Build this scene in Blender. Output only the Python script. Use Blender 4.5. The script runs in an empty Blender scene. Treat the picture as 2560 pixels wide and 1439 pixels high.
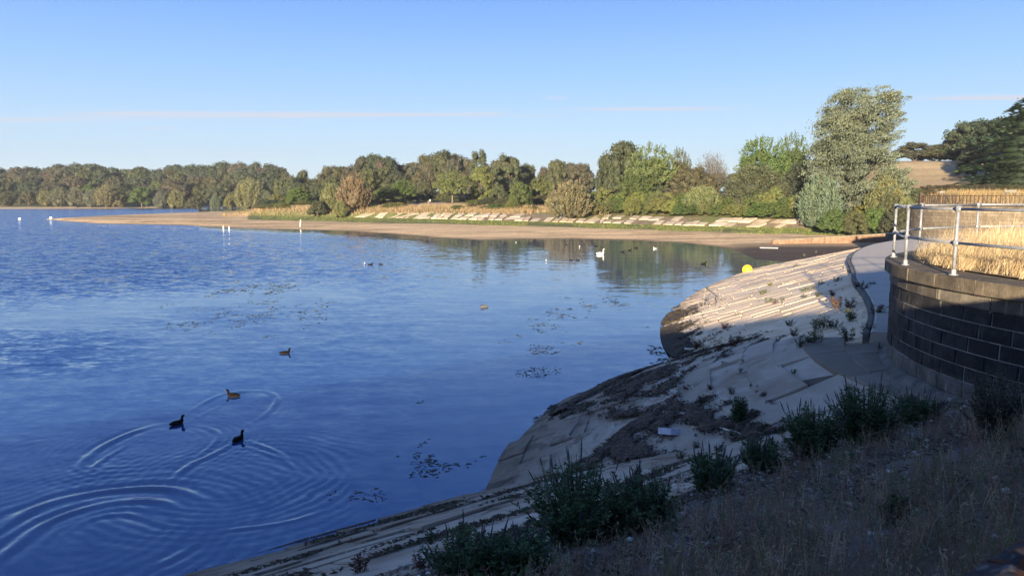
import bpy, math, random
import numpy as np
from mathutils import Vector, Matrix

random.seed(7)
RNG = np.random.default_rng(7)
SC = bpy.context.scene
COL = SC.collection

# ------------------------------------------------------------------ camera
F = 1862.0                       # focal length in pixels of the 2560 px wide photograph
PITCH = math.radians(6.97)       # camera looks down by this much
EYE = 6.5                        # metres above the water
cam_d = bpy.data.cameras.new('camera')
cam_d.sensor_width = 36.0
cam_d.lens = 36.0 * F / 2560.0
cam_d.clip_start = 0.05
cam_d.clip_end = 8000
cam_d.dof.use_dof = True
cam_d.dof.focus_distance = 22.0
cam_d.dof.aperture_fstop = 6.5
cam = bpy.data.objects.new('camera', cam_d)
cam.location = (0, 0, EYE)
cam.rotation_euler = (math.radians(90) - PITCH, 0, 0)
COL.objects.link(cam)
SC.camera = cam

# ------------------------------------------------------------------ sky and sun
SUN_EL = math.radians(8.4)
LIGHT = Vector((0.30, 0.954, 0)).normalized()          # the way the light travels, in plan
LIGHT = (LIGHT * math.cos(SUN_EL) + Vector((0, 0, -math.sin(SUN_EL)))).normalized()
world = bpy.data.worlds.new('World')
SC.world = world
world.use_nodes = True
wn, wl = world.node_tree.nodes, world.node_tree.links
wn.clear()
def WN(t, **k):
    n = wn.new(t)
    for a, b in k.items(): setattr(n, a, b)
    return n
w_out = WN('ShaderNodeOutputWorld')
w_bg = WN('ShaderNodeBackground')
w_bg.inputs['Strength'].default_value = 0.15   # the sky colours below are written for this strength
sky = WN('ShaderNodeTexSky', sky_type='NISHITA')
sky.sun_disc = False
sky.sun_elevation = SUN_EL
sky.sun_rotation = math.atan2(-0.30, -0.954) % (2 * math.pi)
sky.altitude = 50
sky.air_density = 1.0
sky.dust_density = 0.6
sky.ozone_density = 2.2
tc = WN('ShaderNodeTexCoord')
sep = WN('ShaderNodeSeparateXYZ')
wl.new(tc.outputs['Generated'], sep.inputs[0])
def wmath(op, a, b=None, c=None):
    n = WN('ShaderNodeMath', operation=op)
    for i, v in enumerate((a, b, c)):
        if v is None: continue
        if isinstance(v, (int, float)): n.inputs[i].default_value = v
        else: wl.new(v, n.inputs[i])
    return n.outputs[0]
# azimuth ratio and elevation ratio of a direction, used by the thin streaks of cloud
azr = wmath('DIVIDE', sep.outputs['X'], wmath('MAXIMUM', sep.outputs['Y'], 0.05))
elr = wmath('DIVIDE', sep.outputs['Z'], wmath('MAXIMUM', sep.outputs['Y'], 0.05))     # level streaks stay level
comb = WN('ShaderNodeCombineXYZ')
wl.new(wmath('MULTIPLY', azr, 5.0), comb.inputs[0])
wl.new(wmath('MULTIPLY', elr, 190.0), comb.inputs[1])
nz = WN('ShaderNodeTexNoise')
nz.inputs['Scale'].default_value = 1.0
nz.inputs['Detail'].default_value = 5.0
wl.new(comb.outputs[0], nz.inputs['Vector'])
def streak(az0, az1, el, thick, tilt=0.0, fade=0.12):
    e0 = wmath('ADD', wmath('MULTIPLY', wmath('SUBTRACT', azr, (az0 + az1) / 2), tilt), el)
    wob = wmath('MULTIPLY', wmath('SUBTRACT', nz.outputs[0], 0.5), thick * 2.2)
    d = wmath('DIVIDE', wmath('SUBTRACT', wmath('ADD', elr, wob), e0), thick)
    g = wmath('POWER', 2.718, wmath('MULTIPLY', wmath('MULTIPLY', d, d), -1.0))
    def ss(e_a, e_b):
        m = WN('ShaderNodeMapRange', interpolation_type='SMOOTHSTEP')
        wl.new(azr, m.inputs[0]); m.inputs[1].default_value = e_a; m.inputs[2].default_value = e_b
        return m.outputs[0]
    lo = ss(az0, az0 + fade)
    hi = wmath('SUBTRACT', 1.0, ss(az1 - fade, az1))
    return wmath('MULTIPLY', g, wmath('MULTIPLY', lo, hi))
def azof(u): return (u - 1280) / F
def elof(v, u=1280): return math.tan(math.atan((719.5 - v) / F) - PITCH)
specs = [(100, 1320, 287, 2.8, .8, -.004), (-500, 520, 299, 3.0, .45, .0), (1060, 1320, 286, 3.6, .45, 0),
         (1300, 1950, 272, 2.0, .5, .006), (2180, 3000, 243, 2.6, .9, .012), (340, 470, 321, 1.6, .45, 0), (1340, 1430, 244, 1.6, .3, 0),
         (-600, 160, 322, 3.0, .3, 0), (1180, 1460, 289, 2.0, .3, 0), (700, 1500, 362, 6.0, .12, 0), (300, 800, 385, 5.0, .12, 0)]
tot = None
for (u0, u1, v, th, op, tl) in specs:
    fa = min(.16, (u1 - u0) / F * .45)
    s_ = wmath('MULTIPLY', streak(azof(u0), azof(u1), elof(v, (u0 + u1) / 2), 2.1 * th / F, tl, fa), op)
    tot = s_ if tot is None else wmath('MAXIMUM', tot, s_)
brk = WN('ShaderNodeMapRange'); wl.new(nz.outputs[0], brk.inputs[0]); brk.inputs[1].default_value = .3; brk.inputs[2].default_value = .6
brk.inputs[3].default_value = .35; brk.inputs[4].default_value = 1.0
tot = wmath('MULTIPLY', tot, brk.outputs[0])
EXPO = 2.45
def sky_rgb(r, g, b):            # an sRGB sky colour as world radiance
    return tuple((((c / 255 + .055) / 1.055) ** 2.4) / 2 ** EXPO / .15 for c in (r, g, b)) + (1,)
ramp = WN('ShaderNodeValToRGB')
wl.new(sep.outputs['Z'], ramp.inputs[0])
els = [(0.0, (197, 214, 226)), (.035, (192, 215, 234)), (.085, (183, 213, 244)), (.16, (154, 197, 250)), (.26, (114, 164, 246)), (.45, (84, 134, 228)), (.75, (98, 140, 214)), (1.0, (118, 148, 200))]  # highest stops, out of view, made brighter and paler to lift the shaded ground
while len(ramp.color_ramp.elements) < len(els): ramp.color_ramp.elements.new(.5)
for e, (p_, c_) in zip(ramp.color_ramp.elements, els):
    e.position = p_; e.color = sky_rgb(*c_)
tint = WN('ShaderNodeMix', data_type='RGBA')
tint.inputs[0].default_value = .97       # mostly the hand-set blue ramp, a little of the plain Nishita sky
wl.new(sky.outputs[0], tint.inputs[6]); wl.new(ramp.outputs[0], tint.inputs[7])
cm = WN('ShaderNodeMix', data_type='RGBA')
wl.new(wmath('MINIMUM', wmath('MULTIPLY', tot, 2.2), 1.0), cm.inputs[0])
wl.new(tint.outputs[2], cm.inputs[6])
cm.inputs[7].default_value = sky_rgb(212, 221, 238)
wl.new(cm.outputs[2], w_bg.inputs['Color'])
wl.new(w_bg.outputs[0], w_out.inputs[0])

sun_d = bpy.data.lights.new('sun', 'SUN')
sun_d.energy = 4.0
sun_d.angle = math.radians(0.6)
sun_d.color = (1.0, 0.82, 0.58)
sun = bpy.data.objects.new('sun', sun_d)
sun.rotation_euler = LIGHT.to_track_quat('-Z', 'Y').to_euler()
sun.location = (-20, -60, 40)
COL.objects.link(sun)

SC.view_settings.view_transform = 'Standard'
SC.view_settings.look = 'None'
SC.view_settings.gamma = 1.0
SC.view_settings.use_curve_mapping = False
SC.view_settings.exposure = EXPO
SC.cycles.max_bounces = 6
SC.cycles.transparent_max_bounces = 8

# ------------------------------------------------------------------ helpers
SP, CP = math.sin(PITCH), math.cos(PITCH)
def ray(u, v):
    a, b = (u - 1280) / F, (719.5 - v) / F
    return np.array([a, CP + b * SP, -SP + b * CP])
def P(u, v, z=0.0):
    """the point at height z that the photograph shows at pixel (u, v)"""
    d = ray(u, v)
    t = (z - EYE) / d[2]
    return np.array([d[0] * t, d[1] * t, z])
def proj(x, y, z):
    f = y * CP - (z - EYE) * SP
    up = y * SP + (z - EYE) * CP
    return 1280 + F * x / f, 719.5 - F * up / f

def hash2(i, j, k=0):
    n = (i * 374761393 + j * 668265263 + k * 2147483647) & 0xffffffff
    n = ((n ^ (n >> 13)) * 1274126177) & 0xffffffff
    return ((n ^ (n >> 16)) & 0xffff) / 65535.0
def vnoise(x, y, k=0):
    x = np.asarray(x, float); y = np.asarray(y, float)
    xi, yi = np.floor(x).astype(np.int64), np.floor(y).astype(np.int64)
    fx, fy = x - xi, y - yi
    fx, fy = fx * fx * (3 - 2 * fx), fy * fy * (3 - 2 * fy)
    a, b = hash2(xi, yi, k), hash2(xi + 1, yi, k)
    c, d = hash2(xi, yi + 1, k), hash2(xi + 1, yi + 1, k)
    return (a * (1 - fx) + b * fx) * (1 - fy) + (c * (1 - fx) + d * fx) * fy
def fbm(x, y, k=0, o=4):
    s, a, t = 0, .5, 0
    for i in range(o):
        s = s + a * vnoise(x * 2 ** i + 17.3 * i, y * 2 ** i - 9.1 * i, k + i); t += a; a *= .5
    return s / t
def sstep(a, b, x):
    t = np.clip((x - a) / (b - a), 0, 1)
    return t * t * (3 - 2 * t)

def mesh_np(name, verts, faces, mat=None, smooth=False, colors=None):
    """verts (n,3); faces (m,k) array or list of index lists; colors (n,3) point colour attribute 'col'"""
    me = bpy.data.meshes.new(name)
    verts = np.asarray(verts, np.float32)
    if isinstance(faces, np.ndarray):
        m, k = faces.shape
        me.vertices.add(len(verts)); me.vertices.foreach_set('co', verts.ravel())
        me.loops.add(m * k); me.loops.foreach_set('vertex_index', faces.astype(np.int32).ravel())
        me.polygons.add(m)
        me.polygons.foreach_set('loop_start', np.arange(0, m * k, k, dtype=np.int32))
        me.polygons.foreach_set('loop_total', np.full(m, k, np.int32))
        me.update(calc_edges=True)
    else:
        me.from_pydata([tuple(map(float, v)) for v in verts], [], [tuple(f) for f in faces])
    if smooth:
        me.polygons.foreach_set('use_smooth', np.ones(len(me.polygons), bool))
    if colors is not None:
        colors = np.asarray(colors, np.float32)
        if colors.shape[1] == 3: colors = np.hstack([colors, np.ones((len(colors), 1), np.float32)])
        at = me.color_attributes.new('col', 'FLOAT_COLOR', 'POINT')
        at.data.foreach_set('color', colors.ravel())
    if mat: me.materials.append(mat)
    me.validate(verbose=False)
    return me
def add(name, me, parent=None, **props):
    o = bpy.data.objects.new(name, me)
    COL.objects.link(o)
    if parent is not None: o.parent = parent
    for k, v in props.items(): o[k] = v
    return o
def empty(name, loc=(0, 0, 0), rz=0.0, **props):
    o = bpy.data.objects.new(name, None)
    COL.objects.link(o)
    o.location = loc; o.rotation_euler = (0, 0, rz)
    o.empty_display_size = .2
    for k, v in props.items(): o[k] = v
    return o
class MB:
    def __init__(s): s.v, s.f, s.c = [], [], []
    def put(s, v, f, c=None):
        n = len(s.v); s.v += [tuple(p) for p in v]; s.f += [tuple(i + n for i in q) for q in f]
        if c is not None: s.c += [tuple(c)] * len(v)
    def box(s, lo, hi, c=None, M=None):
        (x0, y0, z0), (x1, y1, z1) = lo, hi
        v = [(x0,y0,z0),(x1,y0,z0),(x1,y1,z0),(x0,y1,z0),(x0,y0,z1),(x1,y0,z1),(x1,y1,z1),(x0,y1,z1)]
        if M is not None: v = [tuple(M @ Vector(p)) for p in v]
        s.put(v, [(0,3,2,1),(4,5,6,7),(0,1,5,4),(1,2,6,5),(2,3,7,6),(3,0,4,7)], c)
    def tube(s, pts, rad, n=8, c=None, flat=1.0):
        pts = [Vector(p) for p in pts]; rad = rad if isinstance(rad, (list, tuple)) else [rad] * len(pts)
        rings = []
        for i, p in enumerate(pts):
            d = (pts[min(i + 1, len(pts) - 1)] - pts[max(i - 1, 0)]).normalized()
            a = d.cross(Vector((0, 0, 1)))
            if a.length < 1e-3: a = d.cross(Vector((0, 1, 0)))
            a.normalize(); b = a.cross(d)
            rings.append([p + (a * math.cos(2 * math.pi * k / n) + b * math.sin(2 * math.pi * k / n) * flat) * rad[i] for k in range(n)])
        v = [q for r in rings for q in r]; f = []
        for i in range(len(pts) - 1):
            for k in range(n): f.append((i * n + k, i * n + (k + 1) % n, (i + 1) * n + (k + 1) % n, (i + 1) * n + k))
        f.append(tuple(range(n))[::-1]); f.append(tuple((len(pts) - 1) * n + k for k in range(n)))
        s.put(v, f, c)
    def build(s, name, mat, parent=None, smooth=False, **props):
        me = mesh_np(name, np.array(s.v), s.f, mat, smooth, np.array(s.c) if len(s.c) == len(s.v) and s.c else None)
        return add(name, me, parent, **props)

# ------------------------------------------------------------------ materials
class NT:
    """a short way to write node materials"""
    def __init__(s, name):
        s.m = bpy.data.materials.new(name); s.m.use_nodes = True
        s.n, s.l = s.m.node_tree.nodes, s.m.node_tree.links
        s.b = s.n['Principled BSDF']; s.out = s.n['Material Output']
        s.b.inputs['Specular IOR Level'].default_value = 0.3
        s._co = None
    def co(s, kind='Object'):
        t = s.n.new('ShaderNodeTexCoord'); return t.outputs[kind]
    def pos(s):
        return s.n.new('ShaderNodeNewGeometry').outputs['Position']
    def scale(s, v, sc):
        m = s.n.new('ShaderNodeMapping'); m.inputs['Scale'].default_value = sc; s.l.new(v, m.inputs[0]); return m.outputs[0]
    def noise(s, v, sc, det=4, rough=.55, dist=0):
        t = s.n.new('ShaderNodeTexNoise'); t.inputs['Scale'].default_value = sc; t.inputs['Detail'].default_value = det
        t.inputs['Roughness'].default_value = rough; t.inputs['Distortion'].default_value = dist
        s.l.new(v, t.inputs['Vector']); return t.outputs[0]
    def math(s, op, a, b=None, c=None):
        n = s.n.new('ShaderNodeMath'); n.operation = op
        for i, v in enumerate((a, b, c)):
            if v is None: continue
            if isinstance(v, (int, float)): n.inputs[i].default_value = v
            else: s.l.new(v, n.inputs[i])
        return n.outputs[0]
    def rng(s, v, a, b, c=0., d=1.):
        n = s.n.new('ShaderNodeMapRange'); s.l.new(v, n.inputs[0])
        for i, x in enumerate((a, b, c, d)): n.inputs[i + 1].default_value = x
        return n.outputs[0]
    def mix(s, f, a, b, mode='MIX'):
        n = s.n.new('ShaderNodeMix'); n.data_type = 'RGBA'; n.blend_type = mode
        for i, v in ((0, f), (6, a), (7, b)):
            if isinstance(v, (int, float)): n.inputs[i].default_value = v if i == 0 else (v, v, v, 1)
            elif isinstance(v, tuple): n.inputs[i].default_value = (*v[:3], 1)
            else: s.l.new(v, n.inputs[i])
        return n.outputs[2]
    def attr(s, name='col', out='Color'):
        n = s.n.new('ShaderNodeAttribute'); n.attribute_name = name; return n.outputs[out]
    def objcol(s):
        return s.n.new('ShaderNodeObjectInfo').outputs['Color']
    def objrand(s):
        return s.n.new('ShaderNodeObjectInfo').outputs['Random']
    def bump(s, h, strength=.5, dist=.02, prev=None):
        n = s.n.new('ShaderNodeBump'); n.inputs['Distance'].default_value = dist
        if isinstance(strength, (int, float)): n.inputs['Strength'].default_value = strength
        else: s.l.new(strength, n.inputs['Strength'])
        s.l.new(h, n.inputs['Height'])
        if prev is not None: s.l.new(prev, n.inputs['Normal'])
        return n.outputs[0]
    def set(s, col=None, rough=None, nrm=None, metal=None, spec=None):
        for k, v in (('Base Color', col), ('Roughness', rough), ('Normal', nrm), ('Metallic', metal), ('Specular IOR Level', spec)):
            if v is None: continue
            if isinstance(v, tuple): s.b.inputs[k].default_value = (*v[:3], 1)
            elif isinstance(v, (int, float)): s.b.inputs[k].default_value = v
            else: s.l.new(v, s.b.inputs[k])
        return s.m
def simple(name, col, rough=.6, metal=0., var=.25, sc=8., bump=0.0):
    t = NT(name); p = t.co()
    n = t.noise(p, sc, 4)
    c = t.mix(t.rng(n, .3, .7), tuple(x * (1 - var) for x in col), tuple(min(1, x * (1 + var)) for x in col))
    nb = t.bump(t.noise(p, sc * 5, 3), bump, .01) if bump else None
    return t.set(c, rough, nb, metal)

def leaf_material(name, trans=.22):
    t = NT(name)
    base = t.mix(1.0, t.objcol(), t.attr('col'), 'MULTIPLY')
    n = t.noise(t.co(), 3.0, 2)
    base = t.mix(t.rng(n, .3, .7, 0., .5), base, t.mix(1.0, base, (1.12, 1.05, .8), 'MULTIPLY'))
    t.set(base, .65, spec=.25)
    tr = t.n.new('ShaderNodeBsdfTranslucent'); t.l.new(base, tr.inputs['Color'])
    mx = t.n.new('ShaderNodeMixShader'); mx.inputs[0].default_value = trans
    t.l.new(t.b.outputs[0], mx.inputs[1]); t.l.new(tr.outputs[0], mx.inputs[2])
    t.l.new(mx.outputs[0], t.out.inputs['Surface'])
    return t.m
M_LEAF = leaf_material('foliage')
M_GRASS = leaf_material('grass_blades', .3)
M_BARK = simple('bark', (.11, .09, .07), .9, var=.4, sc=3, bump=.5)

def concrete_mat(name, base, stain, edge_z=1.1, amt=1.0, silt=False, vary=.7):
    """pale weathered concrete; each slab a little different; silt and algae low down by the water"""
    t = NT(name); p = t.pos()
    big = t.noise(p, .55, 5, .6); mid = t.noise(p, 3.2, 6, .65); fine = t.noise(p, 38., 4, .6)
    r = t.objrand()
    c = t.mix(t.rng(mid, .35, .7), tuple(x * .8 for x in base), base)
    c = t.mix(t.rng(r, 0, 1, 0, vary), c, tuple(x * f for x, f in zip(base, (.60, .57, .53))))
    c = t.mix(t.math('MULTIPLY', t.rng(big, .48, .66), amt * .7), c, stain)
    sp = t.n.new('ShaderNodeSeparateXYZ'); t.l.new(p, sp.inputs[0])
    low = t.math('ADD', sp.outputs[2], t.math('MULTIPLY', t.math('SUBTRACT', mid, .5), 1.0))
    c = t.mix(t.math('MULTIPLY', t.rng(low, edge_z, edge_z * .15), .75), c, tuple(x * .75 for x in stain))
    c = t.mix(t.rng(fine, .3, .75, .0, .35), c, t.mix(1., c, .45, 'MULTIPLY'))
    if silt:      # films of dried silt left by the falling water
        pat = t.noise(t.scale(p, (1, 1, 3)), 1.15, 7, .68, .4)
        lowz = t.rng(sp.outputs[2], 2.6, .2, -.10, .05)
        c = t.mix(t.rng(t.math('ADD', pat, lowz), .53, .62, 0, .8), c, (.12, .088, .062))
    h = t.math('ADD', t.math('MULTIPLY', fine, .35), mid)
    return t.set(c, .9, t.bump(h, .55, .03), spec=.2)
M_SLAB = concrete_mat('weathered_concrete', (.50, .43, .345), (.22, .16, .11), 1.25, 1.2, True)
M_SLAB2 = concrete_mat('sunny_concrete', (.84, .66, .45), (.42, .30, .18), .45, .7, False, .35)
M_SLAB3 = concrete_mat('bank_concrete', (.54, .46, .35), (.26, .20, .13), .2, 1.0)
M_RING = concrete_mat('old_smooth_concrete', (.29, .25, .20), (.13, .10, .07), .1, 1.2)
M_PATH = concrete_mat('smooth_concrete', (.50, .46, .40), (.36, .32, .27), .1, .4)
M_JOINT = simple('silt_in_joints', (.085, .07, .05), .95, var=.5, sc=2.5, bump=.8)

# ------------------------------------------------------------------ the lie of the land
DA = np.array([-5.74, 12.17]); DS = np.array([.8, .6]); DT = np.array([.6, -.8])   # dam: waterline origin, along, upslope
DSL = 2.5
CC = np.array([16.5, 15.0]); CR = 17.0; CSL = 2.4; RING = 9.9                       # cone of slabs round the bastion
BC = np.array([14.3, 12.7]); BR = 6.95; BTOP = 5.2                                   # near bastion
B2C = np.array([44., 64.]); B2R = 9.0                                                # far bastion
TOE = np.array([(7.6, 17.6, 2.95), (7.0, 21.3, 2.3), (6.6, 25.2, 1.2), (6.45, 29.0, 0), (6.86, 33.5, 0), (8.35, 40.4, 0), (13.5, 53, 0), (21.1, 66.3, .02), (25.5, 69.5, .45), (31.5, 71.8, 1.0), (40, 73.5, 1.5)])
CREST = np.array([(8.3, 17.0, 3.2), (9.8, 19.8, 3.3), (11.6, 24, 3.3), (13.0, 28, 3.3), (14.7, 31.7, 3.3), (17.2, 37.9, 3.3), (21, 45, 3.3), (25, 50.8, 3.3), (29.3, 55.3, 3.3), (33.5, 57.2, 3.3), (37, 57.6, 3.3)])
def resample(pl, n):
    pl = np.asarray(pl, float)
    for _ in range(2):     # corner cutting keeps ends
        a = pl[:-1] * .75 + pl[1:] * .25; b = pl[:-1] * .25 + pl[1:] * .75
        pl = np.vstack([pl[:1], np.stack([a, b], 1).reshape(-1, pl.shape[1]), pl[-1:]])
    d = np.r_[0, np.cumsum(np.linalg.norm(np.diff(pl[:, :2], axis=0), axis=1))]
    s = np.linspace(0, d[-1], n)
    return np.stack([np.interp(s, d, pl[:, k]) for k in range(pl.shape[1])], 1)
NTOE = 121
TOE_R, CREST_R = resample(TOE, NTOE), resample(CREST, NTOE)
def S3(s, t):
    """curved slope: s 0..1 along, t 0 toe .. 1 crest (t<0 goes on under the water)"""
    i = np.clip(s * (NTOE - 1), 0, NTOE - 1.001); k = int(i); f = i - k
    a = TOE_R[k] * (1 - f) + TOE_R[k + 1] * f; b = CREST_R[k] * (1 - f) + CREST_R[k + 1] * f
    return a * (1 - t) + b * t
def S1(s, t): return np.array([DA[0] + s * DS[0] + t * DT[0], DA[1] + s * DS[1] + t * DT[1], t / DSL])
def S2(ph, r): return np.array([CC[0] + r * math.cos(ph), CC[1] + r * math.sin(ph), (CR - r) / CSL])
def pl_dist(x, y, pl, zs=False):
    best = np.full(x.shape, 1e9); bz = np.zeros(x.shape)
    for a, b in zip(pl[:-1], pl[1:]):
        dx, dy = b[0] - a[0], b[1] - a[1]; L = dx * dx + dy * dy
        t = np.clip(((x - a[0]) * dx + (y - a[1]) * dy) / L, 0, 1)
        d = np.hypot(x - a[0] - t * dx, y - a[1] - t * dy)
        m = d < best; best = np.where(m, d, best)
        if zs: bz = np.where(m, a[2] + t * (b[2] - a[2]), bz)
    return (best, bz) if zs else best
def inside(x, y, poly):
    r = np.zeros(x.shape, bool); n = len(poly)
    for i in range(n):
        x0, y0 = poly[i][:2]; x1, y1 = poly[(i + 1) % n][:2]
        c = ((y0 > y) != (y1 > y)) & (x < (x1 - x0) * (y - y0) / ((y1 - y0) + 1e-12) + x0)
        r ^= c
    return r
TOE_P = [tuple(p[:2]) for p in TOE_R[::4]] + [(58, 76), (90, 70), (90, 5), (13, 8)]
CREST_P = [tuple(p[:2]) for p in CREST_R[::4]] + [(40, 57), (60, 60), (90, 55), (90, 5), (14, 10)]
def f1(x, y): return np.minimum(((x - DA[0]) * DT[0] + (y - DA[1]) * DT[1]) / DSL, 5.12)
def f2(x, y):
    r = np.hypot(x - CC[0], y - CC[1])
    z = np.where(r > RING, (CR - r) / CSL, np.minimum((CR - RING) / CSL + (RING - r) * .13, 3.35))
    return np.where(inside(np.asarray(x, float), np.asarray(y, float), TOE_P), -5.0, z)      # beyond the crease the long slope takes over
def f3(x, y):
    dt, zt = pl_dist(x, y, TOE_R[::3], True); dc, zc = pl_dist(x, y, CREST_R[::3], True)
    it, ic = inside(x, y, TOE_P), inside(x, y, CREST_P)
    t = dt / (dt + dc + 1e-6)
    z = zt + (zc - zt) * t
    z = np.where(it, z, zt - dt * .33)
    return np.where(ic, 3.3, z)

def line(pts):
    """shore line given where the photograph shows it; returns sorted (x/y, y) arrays"""
    w = np.array([P(*p) for p in pts]); a = w[:, 0] / w[:, 1]; o = np.argsort(a)
    return a[o], w[o, 1]
L0 = line([(128,549,0),(160,553,0),(250,559,0),(450,563,0),(600,570,0),(750,574,0),(900,579,0),(1000,586,0),(1100,594,0),(1200,600,0),(1300,598,0),(1440,597,0),(1600,601,0),(1720,608,0),(1820,620,0),(1850,632,0),(1890,650,0),(1990,655,0),(2700,655,0)])
LB = line([(128,547,0),(250,540,0),(400,534,0),(520,530,0),(640,526,0)])
LF = line([(-1500,525,0),(-200,524,0),(0,522.5,0),(300,521,0),(640,518,0),(900,517,0)])
L1 = line([(600,549,.45),(800,553,.45),(1000,558,.45),(1300,564,.45),(1600,573,.45),(1800,579,.45),(2000,586,.45),(2200,590,.45),(2700,592,.45)])
L2 = line([(600,538,.8),(900,545,.8),(1100,548.5,.8),(1400,556,.8),(1700,565,.8),(1900,569,.8),(2170,576,.8),(2700,580,.8)])
L3 = line([(600,530,1.8),(900,535,1.8),(1000,534,2.0),(1100,532,2.3),(1300,534,2.3),(1400,536,2.3),(1600,540,2.3),(1900,547,2.3),(2170,553,2.3),(2700,556,2.3)])
def at_line(L, a): return np.interp(a, L[0], L[1])
A130, A640 = (118 - 1280) / F, (640 - 1280) / F
def far_land(x, y):
    """everything beyond the lake: spit, beach, banks, woods, hill"""
    a = x / np.maximum(y, 1e-3); u = 1280 + a * F
    y0, y1, y2, y3 = (at_line(L, a) for L in (L0, L1, L2, L3))
    y1 = np.maximum(y1, y0 + 6); y2 = np.maximum(y2, y1 + 3); y3 = np.maximum(y3, y2 + 5)
    lo = np.interp(y, [112, 175], [2280, 2060]); hill = sstep(0, 130, u - lo)
    back = 3.2 + .0 * u
    ks = [y0 - 60, y0, y1, y2, y3, y3 + 12, y3 + 75, y3 + 160, y3 + 420, y3 + 1000]
    zs = [-2.0, 0, .45, .8, 2.3, 3.4, 5.2, 8.0, 11., 12.]
    zh = np.zeros(x.shape)
    for i in range(len(ks) - 1):
        f = np.clip((y - ks[i]) / (ks[i + 1] - ks[i]), 0, 1)
        m = (y >= ks[i]); zh = np.where(m, zs[i] + (zs[i + 1] - zs[i]) * f, zh)
    zh = np.where(y < ks[0], -2.0, zh)
    # golden field climbing on the right
    hy = np.array([60, 72, 90, 112, 140, 165, 200, 230, 300, 3000.]); hz = np.array([1.5, 2.6, 4.6, 6.6, 7.6, 10.0, 15.6, 17.3, 17.8, 18])
    zf = np.interp(y, hy, hz)
    zh = zh * (1 - hill) + zf * hill
    # spit and far shore on the left
    yb, yf = at_line(LB, a), at_line(LF, a)
    zsp = np.minimum(np.minimum((y - y0) * .03, (yb - y) * .03), .4)
    zsp = np.where(u < 118, -1.5, zsp)
    zfar = np.interp(y - yf, [-60, 0, 14, 30, 60, 160, 400, 2000], [-2, 0, .8, 1.6, 3.0, 8.0, 12, 14])
    left = np.maximum(zsp, zfar)
    far_k = np.clip((y - y3) / 60, 0, 1)
    k = sstep(0, 1, (u - 560 - 130 * far_k) / (100 + 60 * far_k))
    return left * (1 - k) + np.maximum(zh, -2) * k
def Hs(x, y):
    x = np.asarray(x, float); y = np.asarray(y, float)
    near = np.maximum(np.maximum(f1(x, y), f2(x, y)), f3(x, y))
    fl = np.where(y > 40, far_land(x, np.maximum(y, 30)), -2)
    return np.maximum(np.maximum(near, fl), -2.0)
def H1(x, y): return float(Hs(np.array([x]), np.array([y]))[0])
def hit(u, v, t0=2.0, t1=600.0):
    """first point of the land that the photograph shows at pixel (u, v)"""
    d = ray(u, v); ts = np.geomspace(t0, t1, 1500)
    x, y, z = d[0] * ts, d[1] * ts, EYE + d[2] * ts
    g = z - np.maximum(Hs(x, y), 0)
    i = np.argmax(g < 0)
    if i == 0: return np.array([x[-1], y[-1], z[-1]])
    k = g[i - 1] / (g[i - 1] - g[i])
    return np.array([x[i-1] + (x[i] - x[i-1]) * k, y[i-1] + (y[i] - y[i-1]) * k, z[i-1] + (z[i] - z[i-1]) * k])

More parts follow.
